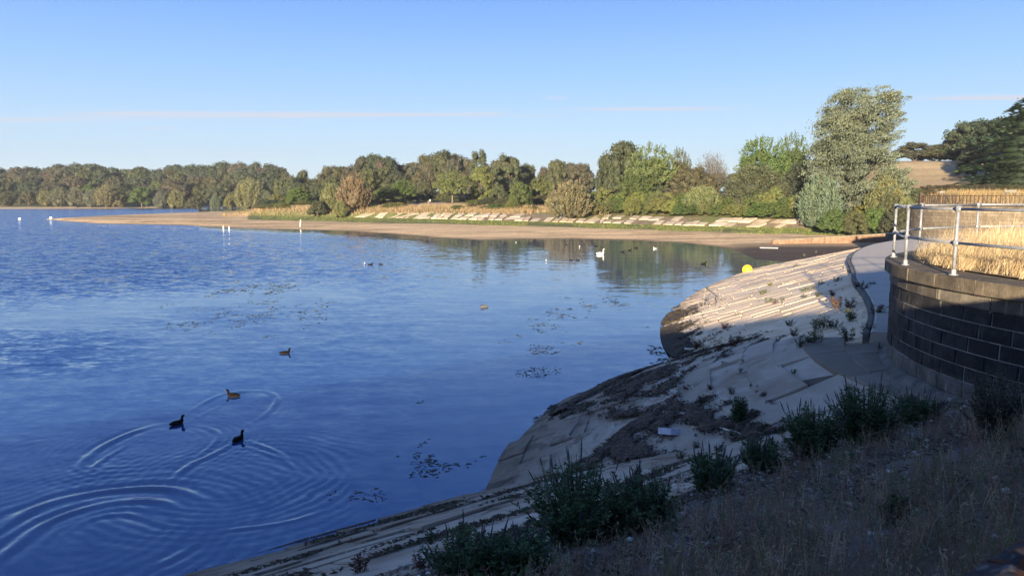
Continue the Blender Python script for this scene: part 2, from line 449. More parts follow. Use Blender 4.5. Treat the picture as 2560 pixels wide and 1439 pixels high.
# ------------------------------------------------------------------ ground
def grid_faces(nr, nc):
    i = np.arange(nr - 1)[:, None] * nc + np.arange(nc - 1)[None, :]
    i = i.ravel()
    return np.stack([i, i + 1, i + nc + 1, i + nc], 1)
def build_ground():
    th = np.concatenate([np.linspace(-math.pi, -1.0, 24)[:-1], np.linspace(-1.0, .85, 560), np.linspace(.85, math.pi, 30)[1:]])
    rr = np.concatenate([np.geomspace(.3, 40, 130)[:-1], np.geomspace(40, 560, 330)[:-1], np.geomspace(560, 4500, 22)])
    T, R = np.meshgrid(th, rr)
    X, Y = R * np.sin(T), R * np.cos(T)
    Z = Hs(X.ravel(), Y.ravel()).reshape(X.shape)
    x, y = X.ravel(), Y.ravel(); z = Z.ravel().copy()
    F1, F2, F3 = f1(x, y), f2(x, y), f3(x, y)
    dt, _ = pl_dist(x, y, TOE_R[::3], True)
    tdam = (x - DA[0]) * DT[0] + (y - DA[1]) * DT[1]
    isd = (F1 >= F2 - .01) & (F1 >= F3 - .01) & (z == np.maximum(F1, -2)) | (F1 > 5)
    near = np.maximum(np.maximum(F1, F2), F3) >= z - 1e-6
    soil = isd & (tdam > 6.6)
    drop = np.where(near & (z > -1.9), .20, 0)
    n1 = fbm(x * .9, y * .9, 3); n2 = fbm(x * 3.1, y * 3.1, 9)
    z = z - drop
    z = z + np.where(soil, .155 * sstep(6.6, 7.6, tdam) + (n2 - .5) * .16, 0)
    farm = (~near) & (z > .5)
    z = z + np.where(farm, (fbm(x * .08, y * .08, 5) - .5) * .5 * sstep(.5, 3, z), 0)
    # holes under the bastions so nothing pokes through
    # colour of the bare ground
    a = x / np.maximum(y, 1e-3); u = 1280 + a * F
    y0, y1, y2, y3 = (at_line(L, a) for L in (L0, L1, L2, L3))
    sand = np.array([.62, .435, .235]); sandd = np.array([.38, .265, .145]); wet = np.array([.13, .095, .06])
    green = np.array([.075, .10, .03]); dry = np.array([.36, .26, .12]); soilc = np.array([.10, .078, .058])
    mud = np.array([.055, .042, .032]); gold = np.array([.32, .24, .135]); path = np.array([.42, .31, .2])
    st = fbm(x * .035 + y * .01, y * .22, 21, 5); st2 = fbm(x * .12, y * .7, 31, 4); pt = fbm(x * .3, y * .3, 41)
    c = sand[None] * (1 - sstep(.45, .62, st)[:, None]) + sandd[None] * sstep(.45, .62, st)[:, None]
    c = c * (1 - .35 * sstep(.5, .65, st2)[:, None])
    w_ = sstep(4.5, .2, y - y0)[:, None] * (y > y0 - 3)[:, None]
    c = c * (1 - .75 * w_) + wet[None] * .75 * w_
    # thin green on the spit's far edge and the turf band under the slabs
    jit = (fbm(x * .05, y * .15, 51) - .5) * 9
    g = sstep(-2.5, 2.5, y - y1 + jit)[:, None] * (u > 620)[:, None]
    gc = green[None] * (1 - .55 * pt[:, None]) + np.array([.17, .15, .06])[None] * .75 * pt[:, None]
    c = c * (1 - g) + gc * g
    yb = at_line(LB, a)
    g2 = (sstep(26, 3, yb - y) * (u < 700) * (u > 200) * sstep(.4, .6, fbm(x * .04, y * .1, 61)))[:, None] * .7
    c = c * (1 - g2) + np.array([.16, .15, .06])[None] * g2
    b = sstep(y3 + 2, y3 + 9, y)[:, None] * (u > 560)[:, None]
    bc = dry[None] * (.6 + .8 * pt[:, None])
    c = c * (1 - b) + bc * b
    # footpath opening by the person
    pp = np.exp(-((u - 1085) / 60) ** 2) * sstep(212, 226, y) * sstep(262, 246, y); pp = pp[:, None]
    c = c * (1 - pp) + path[None] * pp
    # far shore of the left arm
    yf = at_line(LF, a); fs = (y > yf - 30) & (u < 640)
    k = sstep(12, 17, y - yf + jit)[:, None]
    fc = np.array([.42, .33, .22])[None] * (1 - k) + np.array([.12, .115, .045])[None] * k
    c = np.where(fs[:, None], fc, c)
    # deep woodland floor
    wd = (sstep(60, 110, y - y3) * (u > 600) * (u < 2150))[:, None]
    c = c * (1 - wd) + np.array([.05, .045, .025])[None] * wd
    # field on the right
    hl = (sstep(2110, 2210, u) * (y > 76))[:, None]
    row = fbm(x * .03, y * .2, 71)
    c = c * (1 - hl) + gold[None] * (.7 + .55 * row)[:, None] * hl
    # dark mud in the spillway pool
    m1 = sstep(1760, 1870, u) * sstep(47, 60, y) * sstep(103, 92, y + (st - .5) * 14) * (u > 1750)
    m1 = (m1 * (z < 1.6))[:, None]
    mc = mud[None] * (.7 + .8 * st2[:, None])
    c = c * (1 - m1) + mc * m1
    m2 = (sstep(2080, 2200, u) * (y > 60) * (y < 92) * (z < 2.2))[:, None]
    c = c * (1 - m2) + np.array([.10, .085, .05])[None] * m2
    # near: joints full of silt, soil on the dam
    c = np.where(near[:, None], soilc[None] * (.8 + .5 * n1[:, None]), c)
    ls = (soil & (n2 > .56) & (tdam < 11))[:, None]
    c = np.where(ls, np.array([.115, .105, .10])[None] * (.6 + .8 * n2[:, None]), c)
    me = mesh_np('ground', np.stack([x, y, z], 1), grid_faces(len(rr), len(th)), None, True, c)
    t = NT('earth_and_sand'); p = t.pos()
    col = t.attr('col')
    col = t.mix(1., col, t.mix(t.rng(t.noise(p, 1.4, 5, .65), .3, .7), .72, 1.25), 'MULTIPLY')
    col = t.mix(1., col, t.mix(t.rng(t.noise(p, 18, 4, .65), .3, .7), .75, 1.2), 'MULTIPLY')
    h = t.math('ADD', t.noise(p, 6, 6, .7), t.math('MULTIPLY', t.noise(p, 40, 3), .25))
    m = t.set(col, .95, t.bump(h, .6, .06), spec=.15)
    me.materials.append(m)
    return add('ground', me, kind='structure', label='lake bed sand, turf and dry banks around the reservoir')
ground = build_ground()

# ------------------------------------------------------------------ water
WAKES = [  # (pixel track on the water, crest height, width of the packet, wavelength, phase)
    ([(462,1040),(490,1018),(530,995),(565,982),(600,977),(645,976),(680,981),(694,992),(690,1008),(672,1030),(640,1052),(600,1068),(560,1077)], .020, .22, .50, 0),
    ([(468,1052),(500,1040),(530,1024),(560,1010)], .008, .2, .36, 0),
    ([(190,1182),(205,1152),(250,1118),(310,1088),(370,1067),(432,1055)], .024, .30, .55, 0),
    ([(215,1186),(240,1160),(290,1128),(340,1104)], .012, .20, .38, 0),
    ([(462,1062),(510,1064),(545,1078),(545,1096),(520,1125),(480,1150),(440,1170)], .013, .22, .42, 0),
    ([(428,1206),(445,1182),(480,1158),(530,1136),(575,1112),(592,1100)], .024, .24, .50, 0),
    ([(602,1098),(640,1108),(680,1124),(712,1140),(730,1158)], .020, .20, .40, 0),
    ([(640,1126),(680,1134),(715,1152),(742,1172)], .016, .20, .36, 0),
    ([(560,1120),(600,1117),(640,1122),(690,1144),(720,1170)], .009, .18, .36, 0),
    ([(-80,1370),(0,1318),(60,1280),(140,1250),(240,1230),(340,1220),(420,1219),(470,1232),(520,1262)], .030, .42, .66, 0),
    ([(-60,1440),(20,1380),(90,1320),(170,1282),(260,1258),(340,1248),(420,1254),(460,1280)], .022, .34, .56, 0),
    ([(150,1330),(240,1290),(320,1282),(400,1300),(440,1330)], .010, .3, .45, 0),
    ([(380,1420),(480,1370),(500,1340)], .010, .3, .45, 0),
    ([(540,1325),(640,1318),(740,1300),(810,1275)], .013, .16, .36, 0),
    ([(760,1160),(790,1200),(770,1240),(700,1268)], .006, .3, .45, 0),
    ([(600,900),(640,890),(700,880)], .008, .10, .28, 0),
    ([(716,884),(735,890),(760,900)], .004, .14, .28, 0),
    ([(20,1120),(100,1100),(180,1095)], .004, .6, .5, 0),
]
def build_water():
    us = np.concatenate([np.linspace(-3200, -120, 40)[:-1], np.arange(-120, 860, 3.2), np.arange(860, 2700, 14), np.linspace(2720, 5000, 10)])
    vs = np.concatenate([np.array([5200, 3300, 2400, 1900, 1650, 1520]), np.arange(1470, 860, -3.2), np.arange(860, 560, -5.), np.arange(560, 500, -2.), [500, 498, 496, 494.5]])
    a = (us - 1280) / F
    dr = np.array([ray(1280, v) for v in vs]); dd = dr[:, 1] * (-EYE / dr[:, 2])
    dist = np.clip(dd, 1.2, 4000)
    A, D = np.meshgrid(a, dist)
    x, y = (A * D).ravel(), D.ravel(); z = np.zeros(x.shape)
    nearm = (y < 45) & (y > 8)
    for (tr, amp, wd, lam, ph) in WAKES:
        pl = resample(np.array([P(u, v, 0) for u, v in tr]), 40)
        m = nearm & (x > pl[:, 0].min() - 2) & (x < pl[:, 0].max() + 2) & (y > pl[:, 1].min() - 2) & (y < pl[:, 1].max() + 2)
        xi, yi = x[m], y[m]
        best = np.full(xi.shape, 1e9); sd = np.zeros(xi.shape); tt = np.zeros(xi.shape)
        for k, (p, q) in enumerate(zip(pl[:-1], pl[1:])):
            dx, dy = q[0] - p[0], q[1] - p[1]; L = dx * dx + dy * dy
            t = np.clip(((xi - p[0]) * dx + (yi - p[1]) * dy) / L, 0, 1)
            ex, ey = xi - p[0] - t * dx, yi - p[1] - t * dy
            d = np.hypot(ex, ey); s = np.sign(dx * ey - dy * ex)
            b = d < best; best = np.where(b, d, best); sd = np.where(b, d * s, sd); tt = np.where(b, (k + t) / (len(pl) - 1), tt)
        env = sstep(0, .3, tt) * sstep(1, .7, tt) * (.55 + .9 * vnoise(xi * 1.3, yi * 1.3, 12))
        env = np.where((tt <= 0) | (tt >= 1), 0, env)
        z[m] += 1.05 * amp * env * np.exp(-(best / (wd * .85)) ** 2) * np.cos(2 * math.pi * sd / (lam * .85))
    # concentric fine rings left by the turning ducks
    for (u, v, r0, amp, lam) in ((600, 1195, 3.6, .0035, .26), (400, 1110, 3.0, .003, .24), (230, 1340, 4.4, .004, .30), (600, 1022, 1.9, .002, .2)):
        c = P(u, v, 0); d = np.hypot(x - c[0], (y - c[1]) * .9) + (fbm(x * .6, y * .6, 90) - .5) * .7
        z += amp * np.exp(-((d - r0 * .62) / (r0 * .42)) ** 2) * np.cos(2 * math.pi * d / lam) * (.4 + 1.2 * vnoise(x * .7, y * .7, 8)) * nearm
    u = 1280 + A.ravel() * F; v = 492 + F * EYE / np.maximum(D.ravel(), 1)
    n = fbm(x * .05, y * .03, 77) - .5
    # how ruffled the surface is: brisk on the open lake, glassy in the lee of the bank and along the slick
    rip = .20 + .9 * sstep(900, 250, u + n * 500) * sstep(840, 700, v) + .55 * sstep(1500, 700, u + n * 300) * sstep(760, 680, v)
    rip = np.maximum(rip, .9 * sstep(500, 0, u + n * 300) * sstep(990, 900, v) * sstep(780, 850, v + n * 60))
    slick_v = 712 + (900 - u) * .095 + np.where(u > 620, (u - 620) * .05, 0)
    sl = np.exp(-((v - slick_v - 4 - n * 30) / (30 + 14 * sstep(900, 200, u))) ** 2) * sstep(960, 800, u) * sstep(-260, 120, u)
    rip = rip * (1 - .9 * sl)
    rip = rip * (1 - .86 * sstep(1240, 1450, u + n * 200) * sstep(700, 650, v))
    rip = rip * (1 - .75 * sstep(800, 1200, u))
    # glassy strip along the beach
    y0 = at_line(L0, A.ravel()); edge = sstep(26, 8, y0 - y + n * 10) * (u > 500) * (u < 2000)
    rip = rip * (1 - .93 * edge)
    rip = rip + .03
    me = mesh_np('water', np.stack([x, y, z], 1), grid_faces(len(vs), len(us)), None, True, np.stack([rip, rip, rip], 1))
    t = NT('lake_water'); p = t.pos()
    r = t.attr('col')
    # slopes of the wavelets, taken straight from noise so that they stay alive in the distance
    def slopes(sc, k, det, rough=.6):
        n = t.n.new('ShaderNodeTexNoise'); n.inputs['Scale'].default_value = 1.0; n.inputs['Detail'].default_value = det; n.inputs['Roughness'].default_value = rough
        t.l.new(t.scale(p, sc), n.inputs['Vector'])
        s = t.n.new('ShaderNodeVectorMath'); s.operation = 'SUBTRACT'; t.l.new(n.outputs['Color'], s.inputs[0]); s.inputs[1].default_value = (.5, .5, .5)
        m = t.n.new('ShaderNodeVectorMath'); m.operation = 'MULTIPLY'; t.l.new(s.outputs[0], m.inputs[0]); m.inputs[1].default_value = (k * .6, k, 0)
        return m.outputs[0]
    def vadd(a, b, op='ADD'):
        n = t.n.new('ShaderNodeVectorMath'); n.operation = op; t.l.new(a, n.inputs[0]); t.l.new(b, n.inputs[1]); return n.outputs[0]
    big = vadd(slopes((.8, 1.5, 1), .55, 3), slopes((3.0, 5.0, 1), .50, 3))
    rs_ = t.n.new('ShaderNodeVectorMath'); rs_.operation = 'SCALE'; t.l.new(big, rs_.inputs[0]); t.l.new(r, rs_.inputs['Scale'])
    fine = slopes((2.2, 11., 1), .055, 2)
    sw = slopes((.25, 1.3, 1), .055, 2)
    gn = t.n.new('ShaderNodeNewGeometry').outputs['Normal']
    # of a ruffled surface seen at a low angle one sees mostly the faces tilted towards the eye
    inc = t.n.new('ShaderNodeNewGeometry').outputs['Incoming']
    flat = t.n.new('ShaderNodeVectorMath'); flat.operation = 'MULTIPLY'; t.l.new(inc, flat.inputs[0]); flat.inputs[1].default_value = (1, 1, 0)
    fl = t.n.new('ShaderNodeVectorMath'); fl.operation = 'SCALE'; t.l.new(flat.outputs[0], fl.inputs[0]); t.l.new(t.math('MULTIPLY', r, .065), fl.inputs['Scale'])
    nn = vadd(vadd(vadd(vadd(gn, rs_.outputs[0]), fine), sw), fl.outputs[0])
    no = t.n.new('ShaderNodeVectorMath'); no.operation = 'NORMALIZE'; t.l.new(nn, no.inputs[0]); b2 = no.outputs[0]
    fr = t.n.new('ShaderNodeFresnel'); fr.inputs['IOR'].default_value = 1.82; t.l.new(b2, fr.inputs['Normal'])
    gl = t.n.new('ShaderNodeBsdfGlossy'); gl.inputs['Roughness'].default_value = .03; t.l.new(b2, gl.inputs['Normal'])
    gl.inputs['Color'].default_value = (.97, .99, 1, 1)
    df = t.n.new('ShaderNodeBsdfDiffuse'); df.inputs['Color'].default_value = (.012, .042, .125, 1)
    mx = t.n.new('ShaderNodeMixShader'); t.l.new(fr.outputs[0], mx.inputs[0]); t.l.new(df.outputs[0], mx.inputs[1]); t.l.new(gl.outputs[0], mx.inputs[2])
    t.l.new(mx.outputs[0], t.out.inputs['Surface'])
    me.materials.append(t.m)
    return add('water', me, kind='structure', label='blue reservoir water, ruffled on the left and calm by the bank')
water = build_water()
# ------------------------------------------------------------------ slabs laid on the slopes
def slab_mesh(corner, n, thick=.12, gap=.0, lift=0., tilt=(0, 0), arris=.022):
    """corner(s, t) -> point for s, t in 0..1; top sheet of n+1 stations with a worn arris, and sides"""
    mb_v, top = [], []
    for i in range(n + 1):
        for t in (0, 1):
            p = np.array(corner(i / n, t), float)
            p[2] += lift + tilt[0] * (i / n - .5) + tilt[1] * (t - .5)
            mb_v.append(p)
    N = n + 1
    v = [*mb_v]
    c = np.mean(mb_v, axis=0)
    loop = [2 * i for i in range(N)] + [2 * i + 1 for i in range(N)][::-1]
    e = []
    for k in loop:
        q = mb_v[k].copy(); d = q - c; d[2] = 0
        q[:2] += d[:2] / (np.linalg.norm(d[:2]) + 1e-6) * arris * .8; q[2] -= arris; e.append(q)
    b = [q - np.array([0, 0, thick]) for q in e]
    o1, L = len(v), len(loop)
    v += e; o2 = len(v); v += b
    f = [(2 * i, 2 * i + 2, 2 * i + 3, 2 * i + 1) for i in range(n)]
    for k in range(L):
        k2 = (k + 1) % L
        f.append((loop[k], o1 + k, o1 + k2, loop[k2])); f.append((o1 + k, o2 + k, o2 + k2, o1 + k2))
    v = np.array(v)
    # make the top face look up
    a, b2, c2 = v[f[0][0]], v[f[0][1]], v[f[0][2]]
    if np.cross(b2 - a, c2 - a)[2] < 0: f = [q[::-1] for q in f]
    return v, f
def make_slabs(parent, S, rows, mat, rng, gap_s, gap_t, name='slab', n=1, skip=None, wob=.02, jl=.018, limit=300, arris=.022):
    """rows: list of (t0, t1, [s edges])"""
    cells = []
    for (t0, t1, ed) in rows:
        for s0, s1 in zip(ed[:-1], ed[1:]):
            m = S((s0 + s1) / 2, (t0 + t1) / 2)
            if skip and skip(m, s0, s1, t0, t1): continue
            cells.append((s0 + gap_s, s1 - gap_s, t0 + gap_t, t1 - gap_t, m))
    cells.sort(key=lambda c: np.hypot(c[4][0], c[4][1]))
    rest_v, rest_f, off = [], [], 0
    for k, (s0, s1, t0, t1, m) in enumerate(cells):
        js = rng.uniform(-gap_s, gap_s, 4) * .5; jt = rng.uniform(-gap_t, gap_t, 4) * .5
        def corner(a, t):
            s = (s0 + js[0] if t == 0 else s0 + js[1]) * (1 - a) + (s1 + js[2] if t == 0 else s1 + js[3]) * a
            tt = (t0 + jt[0] * (1 - a) + jt[1] * a) if t == 0 else (t1 + jt[2] * (1 - a) + jt[3] * a)
            return S(s, tt)
        v, f = slab_mesh(corner, n, .12, lift=rng.normal(0, jl), tilt=rng.normal(0, wob, 2), arris=arris)
        if k < limit:
            add(name, mesh_np(name, v, f, mat), parent)
        else:
            rest_v.append(v); rest_f += [tuple(i + off for i in q) for q in f]; off += len(v)
    if rest_v:
        add('small_slabs', mesh_np('small_slabs', np.vstack(rest_v), rest_f, mat), parent, kind='stuff')
def bed(name, S, s0, s1, ns, t0, t1, nt, drop, label, mat=None, cut=False):
    g = [[S(s, t) - np.array([0, 0, drop]) for s in np.linspace(s0, s1, ns)] for t in np.linspace(t0, t1, nt)]
    v = np.array(g).reshape(-1, 3); f = grid_faces(nt, ns)
    if cut:
        cen = v[f].mean(1); f = f[~inside(cen[:, 0], cen[:, 1], TOE_P)]
    a, b, c = v[f[0, 0]], v[f[0, 1]], v[f[0, 2]]
    if np.cross(b - a, c - a)[2] < 0: f = f[:, ::-1]
    return add(name, mesh_np(name, v, f.copy(), mat or M_JOINT, True), kind='structure', label=label)
def edges(a, b, mean, rng, jit=.3, start=None):
    e = [a if start is None else start]
    while e[-1] < b: e.append(e[-1] + mean * rng.uniform(1 - jit, 1 + jit))
    return e

rs = np.random.default_rng(11)
# the dam face: rows parallel to the waterline
dam = bed('dam_face', S1, -6, 24, 40, -2.5, 7.6, 16, .07, 'silted bedding of the concrete slabs on the dam face')
rows = []; t = -1.25; k = 0
while t < 7.3:
    w = .62 if t < 4.2 else .7
    rows.append((t, t + w, edges(-3.0, 17.5, 1.35, rs, .38, -3.0 - rs.uniform(0, 1.2)))); t += w
def skip1(m, s0, s1, t0, t1):
    if t0 < -.7: return True
    r = math.hypot(m[0] - CC[0], m[1] - CC[1])
    if float(f2(np.array([m[0]]), np.array([m[1]]))[0]) > m[2] + .22: return True
    return math.hypot(m[0] - BC[0], m[1] - BC[1]) < BR + .1
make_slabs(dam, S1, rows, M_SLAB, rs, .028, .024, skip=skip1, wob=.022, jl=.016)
# rising ring of slabs round the bastion
apron = bed('apron_slope', lambda s, t: S2(s, t), math.radians(82), math.radians(200), 160, CR + 2.2, RING - .1, 16, .07, 'silted bedding of the fan of slabs below the bastion', cut=True)
rows = []; r = CR + .95; w = .74
while r > RING + .1:
    w = min(w, r - RING + .02)
    rows.append((r, r - w, [x / r for x in edges(0, 3.45 * r, 1.55, rs, .35, math.radians(86) * r - rs.uniform(0, 1))])); r -= w
def S2c(ph, r): return S2(ph, max(r, RING))
def skip2(m, s0, s1, t0, t1):
    x, y = np.array([m[0]]), np.array([m[1]])
    return float(f1(x, y)[0]) > m[2] + .25 or bool(inside(x, y, TOE_P)[0]) or s0 > math.radians(196)
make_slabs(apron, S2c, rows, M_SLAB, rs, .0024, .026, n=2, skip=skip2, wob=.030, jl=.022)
# flatter ring next to the wall: long radial slabs
def S2r(ph, t):
    a = S2(ph, RING)
    d = np.array([math.cos(ph), math.sin(ph)])
    # meet the bastion wall (another centre)
    o = CC - BC; b_ = o @ d; cc = o @ o - (BR + .02) ** 2
    rr = -b_ + math.sqrt(max(b_ * b_ - cc, 0))
    q = CC + d * rr
    z1 = (CR - RING) / CSL + (RING - rr) * .13
    p = a[:2] * (1 - t) + q * t
    return np.array([p[0], p[1], .05 + a[2] * (1 - t) + min(z1, 3.42) * t])
ring = bed('ring_apron', S2r, math.radians(156), math.radians(196), 60, 0, 1, 6, .07, 'smooth concrete bedding at the foot of the bastion', cut=True)
rows = [(0.0, 0.48, edges(math.radians(92), math.radians(196), .105, rs, .25)), (.48, .90, edges(math.radians(94), math.radians(196), .13, rs, .25)), (.90, 1.0, edges(math.radians(92), math.radians(196), .16, rs, .2))]
def skip2r(m, s0, s1, t0, t1): return bool(inside(np.array([m[0]]), np.array([m[1]]), TOE_P)[0]) or float(f1(np.array([m[0]]), np.array([m[1]]))[0]) > m[2] + .3
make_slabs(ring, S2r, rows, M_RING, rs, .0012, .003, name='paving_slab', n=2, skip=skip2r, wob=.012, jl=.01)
# the long curved slope beyond, in sun and shade
slope = bed('curved_slope', S3, .0, .999, 130, -.25, 1.0, 16, .07, 'silted bedding of the long curved slope of slabs')
NS0 = 0
seg_len = float(np.sum(np.linalg.norm(np.diff(TOE_R[:, :2], axis=0), axis=1)))
rows = []; s_ = 0.0; ds_ = .92 / seg_len
while s_ < .985:
    w_ = ds_ * rs.uniform(.8, 1.25); tm = .185 if s_ < .5 else .2
    rows.append((s_, min(s_ + w_, .998), edges(-.08, 1.0, tm, rs, .35, -.08 - rs.uniform(0, tm * .8)))); s_ += w_
def S3b(t, s): return S3(s, min(t, 1.0))
def skip3(m, s0, s1, t0, t1):
    return m[2] < -.28 or s0 > .97
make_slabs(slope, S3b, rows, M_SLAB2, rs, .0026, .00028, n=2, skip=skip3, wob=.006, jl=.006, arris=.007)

# the pale path along the crest with its kerb
def offs(pl, d, z):
    t = np.gradient(pl[:, :2], axis=0); t /= np.linalg.norm(t, axis=1)[:, None]
    nrm = np.stack([t[:, 1], -t[:, 0]], 1)
    return np.column_stack([pl[:, :2] + nrm * d, np.full(len(pl), z)])
def strip(pl, d0, z0, d1, z1):
    a, b = offs(pl, d0, z0), offs(pl, d1, z1); n = len(pl)
    v = np.vstack([a, b]); f = [(i, i + n, i + n + 1, i + 1) for i in range(n - 1)]
    return v, f
cr = CREST_R.copy()
PZ = 3.38
prof = [(0.0, 2.5), (0.0, PZ), (.05, PZ + .03), (3.4, PZ + .03), (3.45, PZ), (3.45, 2.5)]
sel = np.arange(0, NTOE, 2)
v = np.vstack([offs(cr, d, z)[sel] for d, z in prof]); nn = len(sel)
pm = mesh_np('path', v, [tuple(r) for r in grid_faces(len(prof), nn)[:, ::-1].tolist()] + [tuple(k * nn for k in range(len(prof)))], M_PATH)
path = add('path', pm, kind='structure', label='pale curved concrete path round the pool')
M_KERB = simple('dark_kerb', (.10, .09, .08), .9, var=.3, sc=6, bump=.4)
kp = [(-.16, 2.9), (-.16, 3.36), (-.03, 3.37), (-.02, 2.9)]
for k in range(0, nn - 1, 2):
    ss = sel[k:k + 3]
    v = np.vstack([offs(cr, d, z + rs.normal(0, .006))[ss] for d, z in kp])
    kn = len(ss); add('kerb_stone', mesh_np('kerb_stone', v, [tuple(r) for r in grid_faces(len(kp), kn)[:, ::-1].tolist()] + [tuple(i_ * kn for i_ in range(4)), tuple(i_ * kn + kn - 1 for i_ in range(4))[::-1]], M_KERB), path)

# ------------------------------------------------------------------ far revetment of leaning slabs
def bank_pt(a, t):
    y2, y3 = at_line(L2, a), at_line(L3, a); y2 = max(y2, at_line(L1, a) + 3); y3 = max(y3, y2 + 5)
    y = y2 + (y3 - y2) * t
    return np.array([a * y, y, .8 + 1.5 * t])
rev = bed('far_revetment', lambda s, t: bank_pt(s, t), (880 - 1280) / F, (2165 - 1280) / F, 120, 0, 1, 3, -.01, 'earth under the leaning slabs of the far bank', mat=simple('bank_earth', (.15, .115, .07), .95, var=.4, sc=1.2, bump=.5))
cells = []
aa = (885 - 1280) / F
while aa < (2160 - 1280) / F:
    y = at_line(L2, aa); w = 2.1 * rs.uniform(.6, 1.35) / y
    u = 1280 + aa * F
    nr = 2 if u > 1050 else 1
    for j in range(nr):
        t0, t1 = j / nr, (j + 1) / nr
        g = vnoise(aa * 14, j * 3.1, 5); drop_ = .05 if u < 1500 else .10
        if rs.uniform() < drop_ + .6 * (g > .70): continue
        cells.append((aa + rs.uniform(-.2, .2) * w, w * rs.uniform(.78, .94), t0 + rs.uniform(0, .1), t1 - rs.uniform(.01, .12), u))
    aa += w
for (a0, w, t0, t1, u) in cells:
    sk = .95 * w
    y = at_line(L2, a0)
    def corner(s, t, a0=a0, w=w, t0=t0, t1=t1, sk=sk):
        tt = t0 + (t1 - t0) * t
        return bank_pt(a0 + w * s + sk * tt * 1.6, tt) + np.array([0, 0, .16])
    v, f = slab_mesh(corner, 1, .22, lift=rs.normal(-.02, .07), tilt=(rs.normal(.05, .10), rs.normal(0, .08)))
    add('leaning_slab', mesh_np('leaning_slab', v, f, M_SLAB3), rev)

# ------------------------------------------------------------------ bastions
def wall_mat(name, dark, light):
    t = NT(name); p = t.pos()
    m = t.noise(p, 2.2, 6, .7); f_ = t.noise(p, 30, 5, .7); r = t.objrand()
    sp = t.n.new('ShaderNodeSeparateXYZ'); t.l.new(p, sp.inputs[0])
    dr = t.noise(t.scale(p, (7, 7, .8)), 1.0, 3, .6)
    c = t.mix(t.rng(m, .4, .72), dark, light)
    c = t.mix(t.rng(r, 0, 1, 0, .5), c, t.mix(1., c, .45, 'MULTIPLY'))
    c = t.mix(t.rng(dr, .62, .72, 0, .5), c, tuple(min(1, x * 2.2) for x in light))
    c = t.mix(t.rng(t.noise(p, 9., 3), .70, .76, 0, .6), c, (.30, .30, .27))
    c = t.mix(t.rng(f_, .35, .7, .0, .45), c, t.mix(1., c, .4, 'MULTIPLY'))
    h = t.math('ADD', m, t.math('MULTIPLY', f_, .6))
    return t.set(c, .85, t.bump(h, .8, .02), spec=.2)
M_BLOCK = wall_mat('blackened_block', (.018, .018, .020), (.075, .070, .062))
M_BAND = wall_mat('stained_band', (.10, .085, .065), (.24, .21, .165))
M_COPE = wall_mat('mossy_coping', (.085, .07, .05), (.20, .165, .115))
M_FOOT = wall_mat('pale_footing', (.10, .095, .085), (.24, .22, .19))
M_BLOCK2 = wall_mat('brown_block', (.13, .105, .075), (.21, .17, .125)); M_BAND2 = wall_mat('brown_band', (.16, .13, .095), (.24, .20, .15)); M_MORTAR2 = simple('brown_mortar', (.09, .075, .055), .95, var=.3, sc=5)
M_MORTAR = simple('pale_mortar', (.24, .23, .205), .95, var=.4, sc=5, bump=.5)
def arc_block(c, r0, r1, z0, z1, p0, p1, n=2, ch=.012):
    """curved block: outer face with a chamfered edge; r1 outer"""
    v, f = [], []
    N = n + 1
    for i in range(N):
        ph = p0 + (p1 - p0) * i / n
        dp = ch / r1 * (1 if i == 0 else -1 if i == n else 0)
        for (r, z, q) in ((r0, z0, 0), (r1 - ch, z0, 0), (r1, z0 + ch, dp), (r1, z1 - ch, dp), (r1 - ch, z1, 0), (r0, z1, 0)):
            v.append((c[0] + r * math.cos(ph + q), c[1] + r * math.sin(ph + q), z))
    for i in range(n):
        for k in range(5):
            a, b = i * 6 + k, (i + 1) * 6 + k
            f.append((a, b, b + 1, a + 1))
    f.append(tuple(range(6))); f.append(tuple(n * 6 + k for k in range(6))[::-1])
    return v, f
